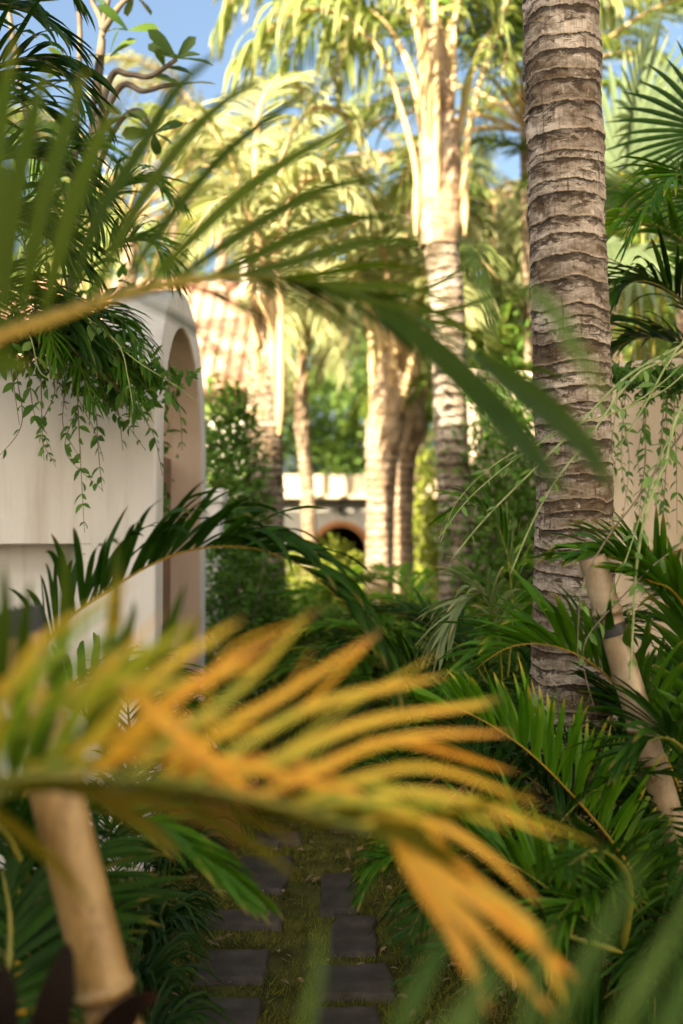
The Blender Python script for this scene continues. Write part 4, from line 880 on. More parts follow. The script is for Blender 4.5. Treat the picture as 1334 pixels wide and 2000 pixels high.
# --- bamboo poles
def bamboo(label, p0, p1, r, nodes, seed, cap=None, mat='bamboo'):
    p0, p1 = np.asarray(p0), np.asarray(p1); L = np.linalg.norm(p1 - p0); t = thing('bamboo_pole', label, 'bamboo pole', p0, 'leaning bamboo poles'); g = np.random.default_rng(seed)
    n = 420; s = np.linspace(0, L, n); rr = np.full(n, r); u = np.zeros(n)
    for q in nodes: rr += r * .15 * np.exp(-((s - q) / .009) ** 2) - r * .07 * np.exp(-((s - q + .016) / .007) ** 2); u = np.maximum(u, np.exp(-((s - q + .015) / .011) ** 2))
    a = np.linspace(0, 2 * math.pi, 40, endpoint=False); T = unit(p1 - p0); B = unit(np.cross(T, [0, 1, .1])); N = np.cross(T, B)
    c = p0 + s[:, None] * T + (.012 * np.sin(s * 2.3))[:, None] * B; ring = np.cos(a)[:, None] * B + np.sin(a)[:, None] * N
    V = c[:, None] + rr[:, None, None] * ring[None]; mb = MB(); mb.add(V.reshape(-1, 3), grid_faces(n, 40, True), u=np.repeat(u, 40) * .85, rnd=.5)
    e = np.concatenate([V[-1], c[-1] + rr[-1] * .82 * ring, c[-1] - T * .12 + rr[-1] * .8 * ring]); mb.add(e, grid_faces(3, 40, True), u=np.repeat([0.1, .1, .8], 40)); mb.add(np.vstack([e[80:], e[80:].mean(0)]), None, [(j, (j + 1) % 40, 40) for j in range(40)], u=.9)
    mb.build('culm', M[mat], t)
    if cap:
        for q, w in cap: tube(MB(), [p0 + T * (q - w / 2) + (.012 * math.sin(q * 2.3)) * B, p0 + T * q + (.012 * math.sin(q * 2.3)) * B, p0 + T * (q + w / 2) + (.012 * math.sin(q * 2.3)) * B], [r * 1.06] * 3, 40, 8).build('binding', M['dark'], t)
    return t
def to_ground(a, b_):
    k = (a[2] + .05) / (a[2] - b_[2]); return a + (b_ - a) * k
A_, B_ = P(24, 1200, 1.78), P(240, 2010, 1.7); g0 = to_ground(A_, B_); L = np.linalg.norm(A_ - g0); nq = L - np.linalg.norm(P(216, 1928, 1.71) - A_)
bamboo('thick blurred bamboo pole leaning at the lower left behind the yellow fronds', g0, A_, .0455, [nq, nq - .33, nq + .42, nq + .8], 1, [(L - .02, .05)])
A_, B_ = P(1152, 1090, 3.02), P(1325, 1620, 3.0); g0 = to_ground(A_, B_); L = np.linalg.norm(A_ - g0); nq = L - np.linalg.norm(P(1258, 1418, 3.0) - A_)
bamboo('slimmer bamboo pole leaning on the right below the hanging vines', g0, A_, .041, [nq, nq - .38, nq + .36], 2, [(L - .225, .035)], 'bamboo_old')

# --- F3: sharp arching frond over the middle left
b = P(40, 1500, 2.7); t = plant('areca_palm', 'palm with a sharp arching frond in front of the arched gateway', b)
base = P(60, 1320, 2.72); stalk(t, b, base, .016, 'rib_yellow')
frond(t, pxs([(60, 1320, 2.72), (100, 1245, 2.72), (150, 1195, 2.72), (210, 1155, 2.7), (285, 1108, 2.68), (365, 1076, 2.66), (450, 1067, 2.64), (530, 1080, 2.62), (605, 1118, 2.6), (680, 1190, 2.58), (730, 1260, 2.57), (752, 1310, 2.56)]), 'areca_dark', 'rib_yellow', n=60, L=.31, W=.02, droop=.95, ang=(50, 12), v=(70, 25), seed=31, start=.03, ns=10, tip_len=.55, gap=.1, rr=(.005, .0018))
frond(t, pxs([(70, 1380, 2.8), (170, 1330, 2.95), (270, 1330, 3.1), (360, 1380, 3.2), (420, 1450, 3.25)]), 'areca', 'rib_green', n=30, L=.3, W=.024, droop=.7, v=(40, 15), seed=33, start=.1, rr=(.007, .002))

# --- F4 and lower-left plants
b = P(60, 1900, 2.3); t = plant('areca_palm', 'palm behind the left bamboo pole with a glossy green frond drooping over the path', b)
stalk(t, b, P(70, 1720, 2.3), .014)
frond(t, pxs([(70, 1720, 2.3), (100, 1640, 2.3), (160, 1590, 2.28), (230, 1592, 2.24), (300, 1618, 2.2), (370, 1660, 2.17), (430, 1700, 2.15)]), 'areca', 'rib_green', n=24, L=.26, W=.021, droop=.4, ang=(30, 10), v=(25, 5), seed=41, start=.22, rr=(.007, .002), ns=8, tip_len=.6)
frond(t, pxs([(60, 1740, 2.3), (20, 1640, 2.25), (-60, 1560, 2.2), (-160, 1540, 2.15)]), 'areca_dark', n=26, L=.3, W=.024, v=(30, 10), seed=42, start=.15)
frond(t, pxs([(15, 1885, 2.2), (55, 1830, 2.25), (90, 1770, 2.3), (150, 1700, 2.38), (190, 1650, 2.45)]), 'areca_dark', n=26, L=.3, W=.022, droop=.3, v=(12, 5), ang=(62, 35), seed=43, start=.05, up=(.2, -1, .3))
frond(t, pxs([(-40, 2050, 2.1), (10, 1920, 2.15), (20, 1800, 2.2), (5, 1700, 2.25)]), 'areca_dark', n=26, L=.3, W=.022, droop=.3, v=(10, 5), ang=(60, 35), seed=44, start=.05, up=(.2, -1, .3))
frond(t, pxs([(90, 1980, 2.3), (150, 1860, 2.5), (210, 1780, 2.7), (270, 1750, 2.85)]), 'areca_dark', n=26, L=.26, W=.02, droop=.5, seed=45, start=.1)
b = P(260, 1700, 3.9); t = plant('areca_palm', 'palm growing against the wall foot left of the gateway', b)
for i, f in enumerate([[(250, 1700, 3.9), (240, 1560, 3.85), (200, 1440, 3.8), (130, 1380, 3.7), (60, 1400, 3.6)], [(260, 1700, 3.9), (280, 1540, 3.85), (330, 1430, 3.8), (400, 1390, 3.75), (470, 1430, 3.7)], [(255, 1700, 3.9), (260, 1500, 3.8), (250, 1380, 3.6), (260, 1310, 3.4), (300, 1300, 3.2)], [(260, 1700, 3.9), (300, 1600, 3.8), (370, 1530, 3.75), (430, 1540, 3.7), (480, 1600, 3.65)], [(250, 1700, 3.9), (200, 1600, 3.8), (140, 1560, 3.7), (80, 1600, 3.6)]]):
    frond(t, pxs(f), 'areca_dark' if i % 2 else 'areca', n=30, L=.25, W=.017, droop=.6, v=(35, 15), seed=50 + i, start=.2, rr=(.006, .0018))
# straps under the wall
for (x, d, lab, sd) in ((290, 3.6, 'dark strap leaved tuft between the left bamboo pole and the path', 1), (250, 3.1, 'dark strap leaved tuft nearest the left bamboo pole', 2), (345, 4.4, 'small strap leaved tuft at the foot of the gateway', 3), (265, 2.75, 'dark strap leaved tuft beside the lowest slabs', 4)):
    q = G(x, 1050 + 1.5 * FPX / d); t = plant('lily_turf', lab, q, 'plant', 'dark grassy tufts along the left wall'); g = np.random.default_rng(500 + sd)
    for part in range(4):
        mb = MB()
        for i in range(26):
            a = g.uniform(0, 6.28); L = g.uniform(.16, .3); c0 = q + np.array([math.cos(a), math.sin(a), 0]) * .03; o_ = np.array([math.cos(a), math.sin(a), 0]); h_ = L * g.uniform(.5, .85)
            blade(mb, [c0, c0 + o_ * L * .25 + [0, 0, h_ * .75], c0 + o_ * L * .6 + [0, 0, h_], c0 + o_ * L * .95 + [0, 0, h_ * g.uniform(.35, .8)]], g.uniform(.009, .014), g.random(), g.normal(0, .4), 8)
        mb.build('leaf_tuft', M['strap'], t)
# cordyline at the bottom left
b = P(90, 2250, 1.5); t = plant('cordyline', 'dark red edged broad leaves at the bottom left corner', b, 'plant')
for px, w in (([(60, 2150, 1.5), (90, 2000, 1.5), (118, 1900, 1.52), (135, 1840, 1.55)], .07), ([(170, 2120, 1.35), (215, 2010, 1.32), (265, 1955, 1.3), (310, 1945, 1.3)], .06), ([(-40, 2120, 1.4), (-10, 1980, 1.4), (10, 1880, 1.42)], .07)):
    mb = MB(); blade(mb, px, w, g.random(), .5, 14); mb.build('leaf', M['cordyline'], t)
stalk(t, b, P(80, 2140, 1.48), .012, 'stem_brown')

# terracotta pot and orange flower by the gateway
q = G(437, 1648); t = thing('terracotta_pot', 'reddish brown clay pot at the right foot of the gateway', 'pot', q)
pr = [(0, .0), (.11, .0), (.13, .1), (.15, .22), (.155, .27), (.17, .27), (.172, .31), (.15, .31), (.145, .27), (0, .26)]; a = np.linspace(0, 2 * math.pi, 36, endpoint=False)
mb = MB(); mb.add(np.concatenate([np.stack([q[0] + r_ * np.cos(a), q[1] + r_ * np.sin(a), 0 * a + z_], -1) for r_, z_ in pr]), grid_faces(len(pr), 36, True)); mb.build('pot_body', M['terracotta'], t)
mb = MB(); k = 60; leaves(mb, np.tile(q + [0, 0, .3], (k, 1)) + g.normal(0, .05, (k, 3)), np.stack([g.normal(size=k), g.normal(size=k), g.uniform(.4, 1.6, k)], -1), g.normal(size=(k, 3)) + [0, 0, 1], g.uniform(.12, .26, k), .035, g.random(k)); mb.build('foliage', M['areca_dark'], t)
fp = P(347, 1583, 4.25); t = thing('orange_flower', 'single orange blossom against the wall foot by the gateway', 'flower', (fp[0], fp[1], 0))
tube(MB(), [(fp[0] - .05, fp[1] + .05, 0), (fp[0] - .02, fp[1] + .02, fp[2] * .6), fp], [.004, .003], 6).build('stem', M['rib_green'], t)
mb = MB(); k = 42; dd = unit(g.normal(size=(k, 3))); leaves(mb, np.tile(fp, (k, 1)), dd, np.cross(dd, g.normal(size=(k, 3))), .032, .018, g.random(k), curl=.4); mb.build('petals', M['orange'], t)
mb = MB(); k = 14; leaves(mb, np.stack([np.full(k, fp[0] - .03), np.full(k, fp[1] + .03), g.uniform(.05, fp[2] * .9, k)], -1), np.stack([g.normal(size=k), g.normal(size=k), g.uniform(0, .6, k)], -1), np.tile([0, 0, 1.], (k, 1)), .07, .03, g.random(k)); mb.build('leaf', M['vine'], t)

# --- top left: dark palm, frangipani, wall-top growth
b = P(-260, 1500, 3.6); t = plant('areca_palm', 'dark feathery palm filling the upper left edge', b)
stalk(t, b, P(-220, 700, 3.6), .03, 'rib_green', mid=P(-260, 1100, 3.6))
for i, f in enumerate([[(-220, 700, 3.6), (-180, 400, 3.6), (-110, 220, 3.55), (-10, 130, 3.5), (90, 120, 3.45), (170, 200, 3.4)], [(-220, 700, 3.6), (-170, 480, 3.6), (-80, 350, 3.55), (30, 300, 3.5), (130, 340, 3.45), (200, 430, 3.4)], [(-220, 700, 3.6), (-150, 560, 3.6), (-60, 460, 3.6), (40, 430, 3.6), (140, 500, 3.55)], [(-220, 700, 3.6), (-200, 350, 3.6), (-160, 120, 3.6), (-80, 20, 3.55), (20, 10, 3.5), (110, 60, 3.45)], [(-220, 700, 3.6), (-190, 300, 3.7), (-140, 0, 3.8), (-60, -120, 3.8), (50, -110, 3.8), (130, -30, 3.8)], [(-220, 700, 3.6), (-120, 600, 3.7), (-20, 560, 3.75), (90, 590, 3.8), (160, 660, 3.8)], [(-220, 700, 3.6), (-150, 520, 3.8), (-50, 250, 4.0), (60, 200, 4.1), (150, 280, 4.15)]]):
    frond(t, pxs(f), 'areca_dark', n=42, L=.42, W=.02, droop=.8, v=(25, 5), ang=(58, 22), seed=70 + i, start=.3, rr=(.01, .002), ns=8)
b = P(150, 1400, 5.5); t = plant('frangipani_tree', 'bare branched tree with paddle leaves against the sky at the upper left', b, 'tree')
br = [[(120, 1400, 5.5), (130, 800, 5.4), (145, 450, 5.3), (172, 320, 5.2), (188, 150, 5.15), (200, 60, 5.1), (222, -60, 5.05)], [(172, 320, 5.2), (215, 155, 5.1), (250, 145, 5.0), (290, 150, 4.95), (322, 132, 4.9), (345, 115, 4.88)], [(165, 330, 5.2), (230, 175, 5.1), (280, 178, 5.0), (320, 168, 4.95), (350, 166, 4.93)], [(140, 480, 5.3), (150, 220, 5.2), (156, 60, 5.15), (145, -60, 5.1)], [(200, 60, 5.1), (235, 10, 5.1), (262, -10, 5.1)], [(145, 450, 5.3), (220, 260, 5.25), (270, 215, 5.2), (300, 260, 5.15)], [(188, 200, 5.15), (200, 60, 5.1), (180, 0, 5.1), (175, -60, 5.1)], [(150, 420, 5.3), (60, 250, 5.3), (20, 40, 5.3), (10, -60, 5.3)]]
mb = MB()
for i, q in enumerate(br): tube(mb, pxs(q), [.05, .035, .018, .014] if i == 0 else [.022, .017, .011], 8, 40)
mb.build('trunk', M['branch'], t)
tips = [(345, 115, 4.88, 7), (350, 166, 4.93, 5), (322, 132, 4.9, 2), (222, -60, 5.05, 6), (262, -10, 5.1, 6), (215, 110, 5.1, 4), (300, 260, 5.15, 6), (145, -60, 5.1, 5), (250, 60, 5.05, 3), (140, 130, 5.15, 4), (180, 0, 5.1, 3), (240, 225, 5.1, 5), (10, -40, 5.3, 6), (60, 250, 5.3, 5), (160, 330, 5.2, 4)]
for (x, y, d, k) in tips:
    mb = MB(); c = P(x, y, d); az = np.arange(k) * 2.4 + g.uniform(0, 6); dd = np.stack([np.cos(az), np.sin(az) * .8, g.uniform(-.35, .75, k)], -1); L = g.uniform(.13, .24, k)
    leaves(mb, np.tile(c, (k, 1)), dd, np.array([0, -.9, .7]) + g.normal(0, .35, (k, 3)), L * .8, L * .34, g.random(k), OB_W, .18, .1); mb.build('leaf_cluster', M['plumeria'], t)
mb = MB(); c0 = P(290, 298, 5.1)
for j in range(1):
    c = c0 + g.normal(0, .035, 3); az = np.arange(5) * 1.257; leaves(mb, np.tile(c, (5, 1)), np.stack([np.cos(az), np.full(5, -.35), np.sin(az)], -1), np.tile([0, -1., .2], (5, 1)), .085, .06, .5, OB_W, .2)
mb.build('flower', M['white'], t)
b = P(170, 1100, 5.1); t = plant('areca_palm', 'palm behind the left wall with backlit fronds arching above the gateway top', b); stalk(t, b, P(110, 650, 5.0), .03)
for i, f in enumerate([[(110, 650, 5.0), (130, 500, 5.0), (190, 390, 4.95), (270, 345, 4.9), (340, 390, 4.85)], [(110, 650, 5.0), (150, 560, 4.9), (220, 480, 4.85), (290, 470, 4.8), (340, 540, 4.75)], [(110, 650, 5.0), (90, 480, 5.0), (110, 330, 5.0), (170, 280, 5.0), (240, 330, 5.0)], [(110, 650, 5.0), (60, 520, 4.9), (40, 420, 4.85), (80, 350, 4.8), (140, 370, 4.75)]]):
    frond(t, pxs(f), 'areca', n=40, L=.33, W=.018, droop=.7, v=(20, 5), seed=90 + i, start=.3, rr=(.006, .0018))
b = P(40, 1100, 4.9); t = plant('areca_palm', 'palm spilling dark fronds over the wall beside the rounded arch top', b); stalk(t, b, P(60, 700, 4.7), .02)
for i, f in enumerate([[(60, 700, 4.7), (110, 630, 4.4), (180, 600, 4.2), (250, 640, 4.1), (290, 720, 4.05)], [(60, 700, 4.7), (120, 660, 4.4), (190, 650, 4.15), (240, 710, 4.05), (265, 790, 4.0)], [(60, 700, 4.7), (110, 640, 4.5), (170, 620, 4.3), (215, 640, 4.2), (240, 690, 4.1)], [(60, 700, 4.7), (70, 640, 4.4), (110, 640, 4.15), (150, 700, 4.0), (180, 780, 3.95)], [(60, 700, 4.7), (30, 620, 4.3), (50, 590, 4.0), (90, 630, 3.8), (110, 700, 3.75)]]):
    frond(t, pxs(f), 'areca', n=36, L=.26, W=.016, droop=.9, v=(20, 5), seed=110 + i, start=.25, rr=(.007, .002))

# creepers over the left wall
cv = plant('trailing_creeper', 'leafy creeper hanging in strings over the left plaster wall', P(120, 1050, 4.2), 'climbing plant')
for i, f in enumerate([[(30, 640, 4.0), (20, 700, 3.85), (28, 760, 3.83), (38, 830, 3.82)], [(75, 680, 4.1), (80, 740, 3.95), (82, 830, 3.95), (86, 900, 3.95)], [(140, 690, 4.2), (150, 760, 4.1), (155, 850, 4.1), (160, 950, 4.1), (165, 1040, 4.1)], [(160, 700, 4.2), (185, 790, 4.15), (192, 880, 4.15), (200, 960, 4.15)], [(200, 720, 4.25), (230, 800, 4.2), (240, 880, 4.2)], [(220, 700, 4.3), (265, 790, 4.2), (300, 850, 4.2), (318, 930, 4.25)], [(120, 680, 4.2), (180, 760, 4.1), (240, 820, 4.1), (285, 880, 4.15)], [(60, 650, 4.1), (120, 700, 4.0), (170, 750, 4.0), (215, 820, 4.05)], [(90, 640, 4.1), (150, 690, 4.0), (230, 760, 4.0), (270, 830, 4.1)], [(250, 640, 4.4), (320, 720, 4.4), (350, 800, 4.5), (356, 880, 4.6)], [(200, 640, 4.3), (230, 700, 4.1), (250, 760, 4.05), (262, 850, 4.1)], [(20, 650, 4.0), (70, 700, 3.9), (110, 740, 3.9), (130, 800, 3.95)]]):
    vine(cv, pxs(f), .056, .025, .055, 'vine', 'stem_brown', .0028, 130 + i)
for i in range(9):
    x0 = 20 + i * 30 + g.normal(0, 12); y0 = 660 + 14 * i * .6; d0 = 3.92 + .03 * i; ln = g.uniform(60, 260)
    vine(cv, pxs([(x0, y0, d0), (x0 + g.normal(6, 14), y0 + ln * .35, d0 - .02), (x0 + g.normal(8, 18), y0 + ln * .7, d0), (x0 + g.normal(12, 22), y0 + ln, d0 + .01)]), g.uniform(.035, .06), g.uniform(.016, .028), g.uniform(.035, .09), 'vine', 'stem_brown', .0025, 170 + i, t0=g.uniform(0, .5))
for i, f in enumerate([[(135, 605, 3.8), (190, 635, 3.75), (235, 680, 3.7), (250, 740, 3.7), (260, 795, 3.7)], [(40, 640, 3.8), (60, 660, 3.75), (75, 720, 3.72), (95, 740, 3.7)], [(200, 640, 3.8), (260, 700, 3.8), (330, 745, 3.85), (385, 785, 3.9)], [(60, 410, 4.0), (160, 420, 4.0), (230, 420, 4.0), (290, 450, 4.0)]]):
    vine(cv, pxs(f), .06, .03, .09, 'vine_pale', 'stem_pale', .0035, 160 + i, pair=False)
g = np.random.default_rng(62); mb = MB(); k = 1500; f = g.random(k); top = np.stack([np.interp(f, [0, .5, 1], [-60, 120, 300]), np.interp(f, [0, .5, 1], [640, 650, 740]), np.interp(f, [0, .5, 1], [3.9, 4.15, 4.25])], -1)
ps = np.array([P(a + g.normal(0, 38), b_ + abs(g.normal(0, 42)) - 20, d + g.normal(0, .09)) for a, b_, d in top]); L = .055 * g.uniform(.6, 1.3, k)
leaves(mb, ps, g.normal(size=(k, 3)) + [0, -.3, -.9], g.normal(0, .6, (k, 3)) + [0, -.6, .8], L, L * .46, g.random(k)); mb.build('foliage', M['vine'], cv)

# creepers over the right wall
cv = plant('trailing_creeper', 'dark leafy creeper strings hanging on the right hand wall', P(1260, 1050, 4.4), 'climbing plant')
for i in range(15):
    x = 1180 + i * 13 + g.normal(0, 8); d = 4.75 - (x - 1180) / 150 * .42; y1 = g.uniform(930, 1085)
    vine(cv, pxs([(x + 12, 690, d), (x + g.normal(0, 8), 790, d - .05), (x + g.normal(0, 10), 900, d - .06), (x + g.normal(0, 10), y1, d - .05)]), .05, .02, .045, 'vine', 'stem_brown', .0025, 190 + i)
mb = MB(); k = 600; x = g.uniform(1150, 1400, k); ps = np.array([P(a, 715 + abs(g.normal(0, 26)), 4.72 - (a - 1180) / 150 * .42 + g.normal(0, .06)) for a in x]); L = .05 * g.uniform(.6, 1.3, k)
leaves(mb, ps, g.normal(size=(k, 3)) + [0, -.3, -.8], g.normal(0, .6, (k, 3)) + [0, -.6, .8], L, L * .42, g.random(k)); mb.build('foliage', M['vine'], cv)

# long pale shoots hanging across the right side
cv = plant('weeping_shrub', 'shrub off the right edge with long pale green shoots hanging across the big trunk', P(1500, 1400, 3.2), 'shrub')
root = P(1500, 1500, 3.2); root[2] = 0; hub = P(1440, 600, 3.15)
tube(MB(), [root, P(1500, 1000, 3.2), hub], [.03, .022, .014], 8).build('stem', M['stem_brown'], cv)
for i, (f, r_) in enumerate([([(1440, 600, 3.15), (1334, 672, 3.1), (1225, 735, 3.05), (1130, 830, 3.02), (1060, 900, 3.0), (950, 1010, 3.0), (880, 1095, 3.0)], .0045), ([(1440, 600, 3.15), (1325, 690, 3.06), (1240, 735, 3.02), (1150, 855, 3.0), (1085, 940, 2.98), (1040, 1020, 2.97), (997, 1120, 2.96)], .0045), ([(1440, 600, 3.1), (1334, 668, 3.0), (1260, 790, 3.0), (1205, 880, 3.0)], .004),
      ([(1460, 640, 3.05), (1334, 790, 2.95), (1300, 900, 2.92), (1262, 1000, 2.9), (1242, 1120, 2.9), (1236, 1230, 2.9), (1230, 1328, 2.9)], .0062), ([(1440, 640, 3.1), (1310, 850, 3.0), (1260, 980, 3.0), (1220, 1100, 2.98), (1178, 1200, 2.97)], .004), ([(1460, 700, 3.0), (1330, 850, 2.95), (1240, 980, 2.93), (1190, 1045, 2.92), (1140, 1135, 2.9), (1130, 1210, 2.9), (1128, 1290, 2.9)], .0035),
      ([(1480, 900, 3.0), (1340, 1050, 2.95), (1270, 1110, 2.93), (1216, 1165, 2.92), (1150, 1240, 2.9), (1140, 1300, 2.9), (1165, 1400, 2.9)], .003), ([(1440, 600, 3.3), (1300, 760, 3.4), (1080, 850, 3.4), (930, 960, 3.4), (850, 1060, 3.4)], .0035), ([(1440, 600, 3.3), (1250, 780, 3.5), (1010, 880, 3.6), (900, 970, 3.65), (860, 1060, 3.7)], .0035)]):
    vine(cv, pxs(f), .05, .021, .085, 'vine_pale', 'stem_pale' if i not in (5, 6) else 'stem_brown', r_, 230 + i, name='shoot', pair=i in (3, 4), t0=.15)

# --- right side arecas
b = P(1330, 1950, 2.95); t = plant('areca_palm', 'palm at lower right with a crisp bright green frond below the big trunk', b); stalk(t, b, P(1290, 1790, 2.95), .016)
frond(t, pxs([(1290, 1790, 2.95), (1200, 1650, 2.95), (1120, 1555, 2.93), (1040, 1475, 2.9), (965, 1420, 2.88), (900, 1387, 2.86), (850, 1378, 2.84)]), 'areca_bright', 'rib_yellow', n=44, L=.27, W=.019, droop=.12, ang=(72, 25), v=(72, 50), seed=301, start=.12, ns=8, rr=(.006, .0018), gap=.08, tip_len=.5)
frond(t, pxs([(1290, 1790, 2.98), (1180, 1720, 3.0), (1100, 1690, 3.05), (1000, 1700, 3.1), (920, 1750, 3.15)]), 'areca', n=34, L=.26, W=.018, droop=.5, v=(45, 20), seed=302, start=.15, rr=(.0055, .0018))
frond(t, pxs([(1290, 1790, 3.0), (1300, 1650, 3.1), (1270, 1540, 3.2), (1200, 1480, 3.3), (1120, 1500, 3.4)]), 'areca_dark', n=34, L=.3, W=.02, droop=.5, v=(45, 20), seed=303, start=.15, rr=(.0055, .0018))
frond(t, pxs([(1290, 1790, 2.9), (1240, 1750, 2.8), (1180, 1740, 2.7), (1110, 1770, 2.6), (1060, 1850, 2.5)]), 'areca', n=34, L=.25, W=.016, droop=.6, v=(40, 20), seed=304, start=.15, rr=(.0055, .0018))
b = P(1420, 1700, 3.15); t = plant('areca_palm', 'palm on the right whose frond arches left across the bamboo pole and trunk', b); stalk(t, b, P(1335, 1560, 3.12), .016)
frond(t, pxs([(1335, 1560, 3.12), (1300, 1480, 3.1), (1262, 1420, 3.1), (1200, 1335, 3.1), (1135, 1283, 3.08), (1060, 1258, 3.06), (985, 1268, 3.04), (905, 1325, 3.02)]), 'areca', 'rib_yellow', n=46, L=.34, W=.023, droop=.45, ang=(62, 20), v=(60, 25), seed=311, start=.12, ns=8, rr=(.006, .0018))
frond(t, pxs([(1360, 1540, 3.2), (1370, 1400, 3.2), (1335, 1250, 3.2), (1280, 1150, 3.18), (1210, 1095, 3.15), (1130, 1090, 3.1)]), 'areca', 'rib_yellow', n=42, L=.36, W=.026, droop=.5, ang=(60, 22), v=(50, 15), seed=312, start=.2, ns=8, rr=(.006, .0018))
frond(t, pxs([(1360, 1540, 3.1), (1400, 1380, 3.05), (1370, 1250, 3.0), (1320, 1160, 2.98), (1260, 1130, 2.95)]), 'areca', 'rib_yellow', n=32, L=.34, W=.028, droop=.4, v=(30, 10), seed=313, start=.2, ns=8)
frond(t, pxs([(1400, 1620, 2.9), (1360, 1500, 2.85), (1300, 1440, 2.8), (1220, 1470, 2.75)]), 'areca_dark', n=30, L=.3, W=.022, droop=.5, v=(40, 15), seed=314, start=.2, ns=8)
frond(t, pxs([(1335, 1560, 3.2), (1280, 1440, 3.4), (1220, 1380, 3.5), (1150, 1390, 3.6)]), 'areca_dark', n=34, L=.34, W=.024, droop=.5, v=(40, 15), seed=315, start=.15, ns=8)
b = P(1230, 2050, 2.7); t = plant('areca_palm', 'palm with a spiky frond pointing left over the path beside the orange leaf tips', b); stalk(t, b, P(1215, 1860, 2.7), .014)
frond(t, pxs([(1215, 1860, 2.7), (1130, 1785, 2.68), (1020, 1700, 2.66), (930, 1660, 2.64), (840, 1615, 2.62), (755, 1580, 2.6)]), 'areca', 'rib_green', n=38, L=.26, W=.018, droop=.3, ang=(55, 18), v=(60, 35), seed=321, start=.1, ns=8, rr=(.0055, .0018))
frond(t, pxs([(1215, 1860, 2.65), (1120, 1830, 2.6), (1010, 1800, 2.55), (900, 1830, 2.5), (830, 1900, 2.46)]), 'areca_dark', n=34, L=.24, W=.016, droop=.5, v=(40, 20), seed=322, start=.12)
frond(t, pxs([(1215, 1860, 2.7), (1230, 1760, 2.6), (1220, 1700, 2.5), (1170, 1660, 2.4), (1110, 1690, 2.3)]), 'areca_dark', n=30, L=.22, W=.014, droop=.6, v=(40, 20), seed=323, start=.12)
b = G(850, 1790); t = plant('areca_palm', 'small low palm seedling fanning over the right row of slabs', b)
for i, f in enumerate([[(860, 1790, 2.95), (800, 1700, 2.95), (750, 1695, 2.93), (715, 1730, 2.92)], [(860, 1790, 2.95), (830, 1690, 2.95), (780, 1670, 2.9), (730, 1690, 2.88)], [(860, 1790, 2.95), (850, 1680, 3.0), (830, 1640, 3.0), (790, 1640, 3.0)]]):
    frond(t, pxs(f), 'areca', n=22, L=.16, W=.013, droop=.9, v=(20, 5), ang=(50, 15), seed=330 + i, start=.25, rr=(.004, .0015))
# grassy clumps at the lower right
for (x, y, lab, sd) in ((1180, 2080, 'strap leaved clump at the bottom right under the crisp fronds', 1), (1290, 2000, 'strap leaved clump at the right edge near the bamboo pole foot', 2), (1050, 1960, 'strap leaved clump beside the orange leaf tips', 3)):
    q = G(x, y); t = plant('lily_turf', lab, q, 'plant', 'grassy clumps at lower right'); g = np.random.default_rng(600 + sd)
    for part in range(4):
        mb = MB()
        for i in range(18):
            a = g.uniform(0, 6.28); L = g.uniform(.35, .62); c0 = q + np.array([math.cos(a), math.sin(a), 0]) * .04; o_ = np.array([math.cos(a), math.sin(a), 0]); h_ = L * g.uniform(.6, .9)
            blade(mb, [c0, c0 + o_ * L * .2 + [0, 0, h_ * .75], c0 + o_ * L * .5 + [0, 0, h_], c0 + o_ * L * .85 + [0, 0, h_ * g.uniform(.4, .8)]], g.uniform(.01, .018), g.random(), g.normal(0, .4), 9)
        mb.build('leaf_tuft', M['areca_dark'], t)
b = P(1010, 1900, 3.3); t = plant('areca_palm', 'dying palm with brown dry fronds drooping among the lower right greenery', b); stalk(t, b, P(1000, 1700, 3.3), .013, 'rib_tan')
for i, f in enumerate([[(1000, 1700, 3.3), (985, 1560, 3.25), (940, 1520, 3.2), (880, 1560, 3.15), (840, 1640, 3.1)], [(1000, 1700, 3.3), (1040, 1590, 3.25), (1100, 1600, 3.2), (1150, 1690, 3.15)], [(1000, 1700, 3.3), (960, 1660, 3.2), (900, 1680, 3.1), (850, 1760, 3.0)]]):
    frond(t, pxs(f), 'dead', 'rib_tan', n=22, L=.22, W=.014, droop=1.3, v=(5, -10), ang=(45, 15), seed=350 + i, start=.3, rr=(.005, .0015), gap=.25)
# pale droopy frond
b = P(1010, 1500, 4.4); t = plant('areca_palm', 'palm with a pale dull drooping frond left of the big trunk', b); stalk(t, b, P(985, 1400, 4.4), .014)
frond(t, pxs([(985, 1400, 4.4), (975, 1260, 4.35), (950, 1165, 4.3), (905, 1180, 4.25), (860, 1250, 4.2)]), 'areca_pale', n=28, L=.3, W=.02, droop=.7, v=(15, 5), ang=(45, 18), seed=341, start=.45, rr=(.0055, .0018))
frond(t, pxs([(985, 1400, 4.4), (1000, 1200, 4.4), (985, 1060, 4.4), (940, 990, 4.4), (890, 1000, 4.4)]), 'areca', n=32, L=.32, W=.02, droop=.6, v=(25, 5), seed=342, start=.3, rr=(.0055, .0018))

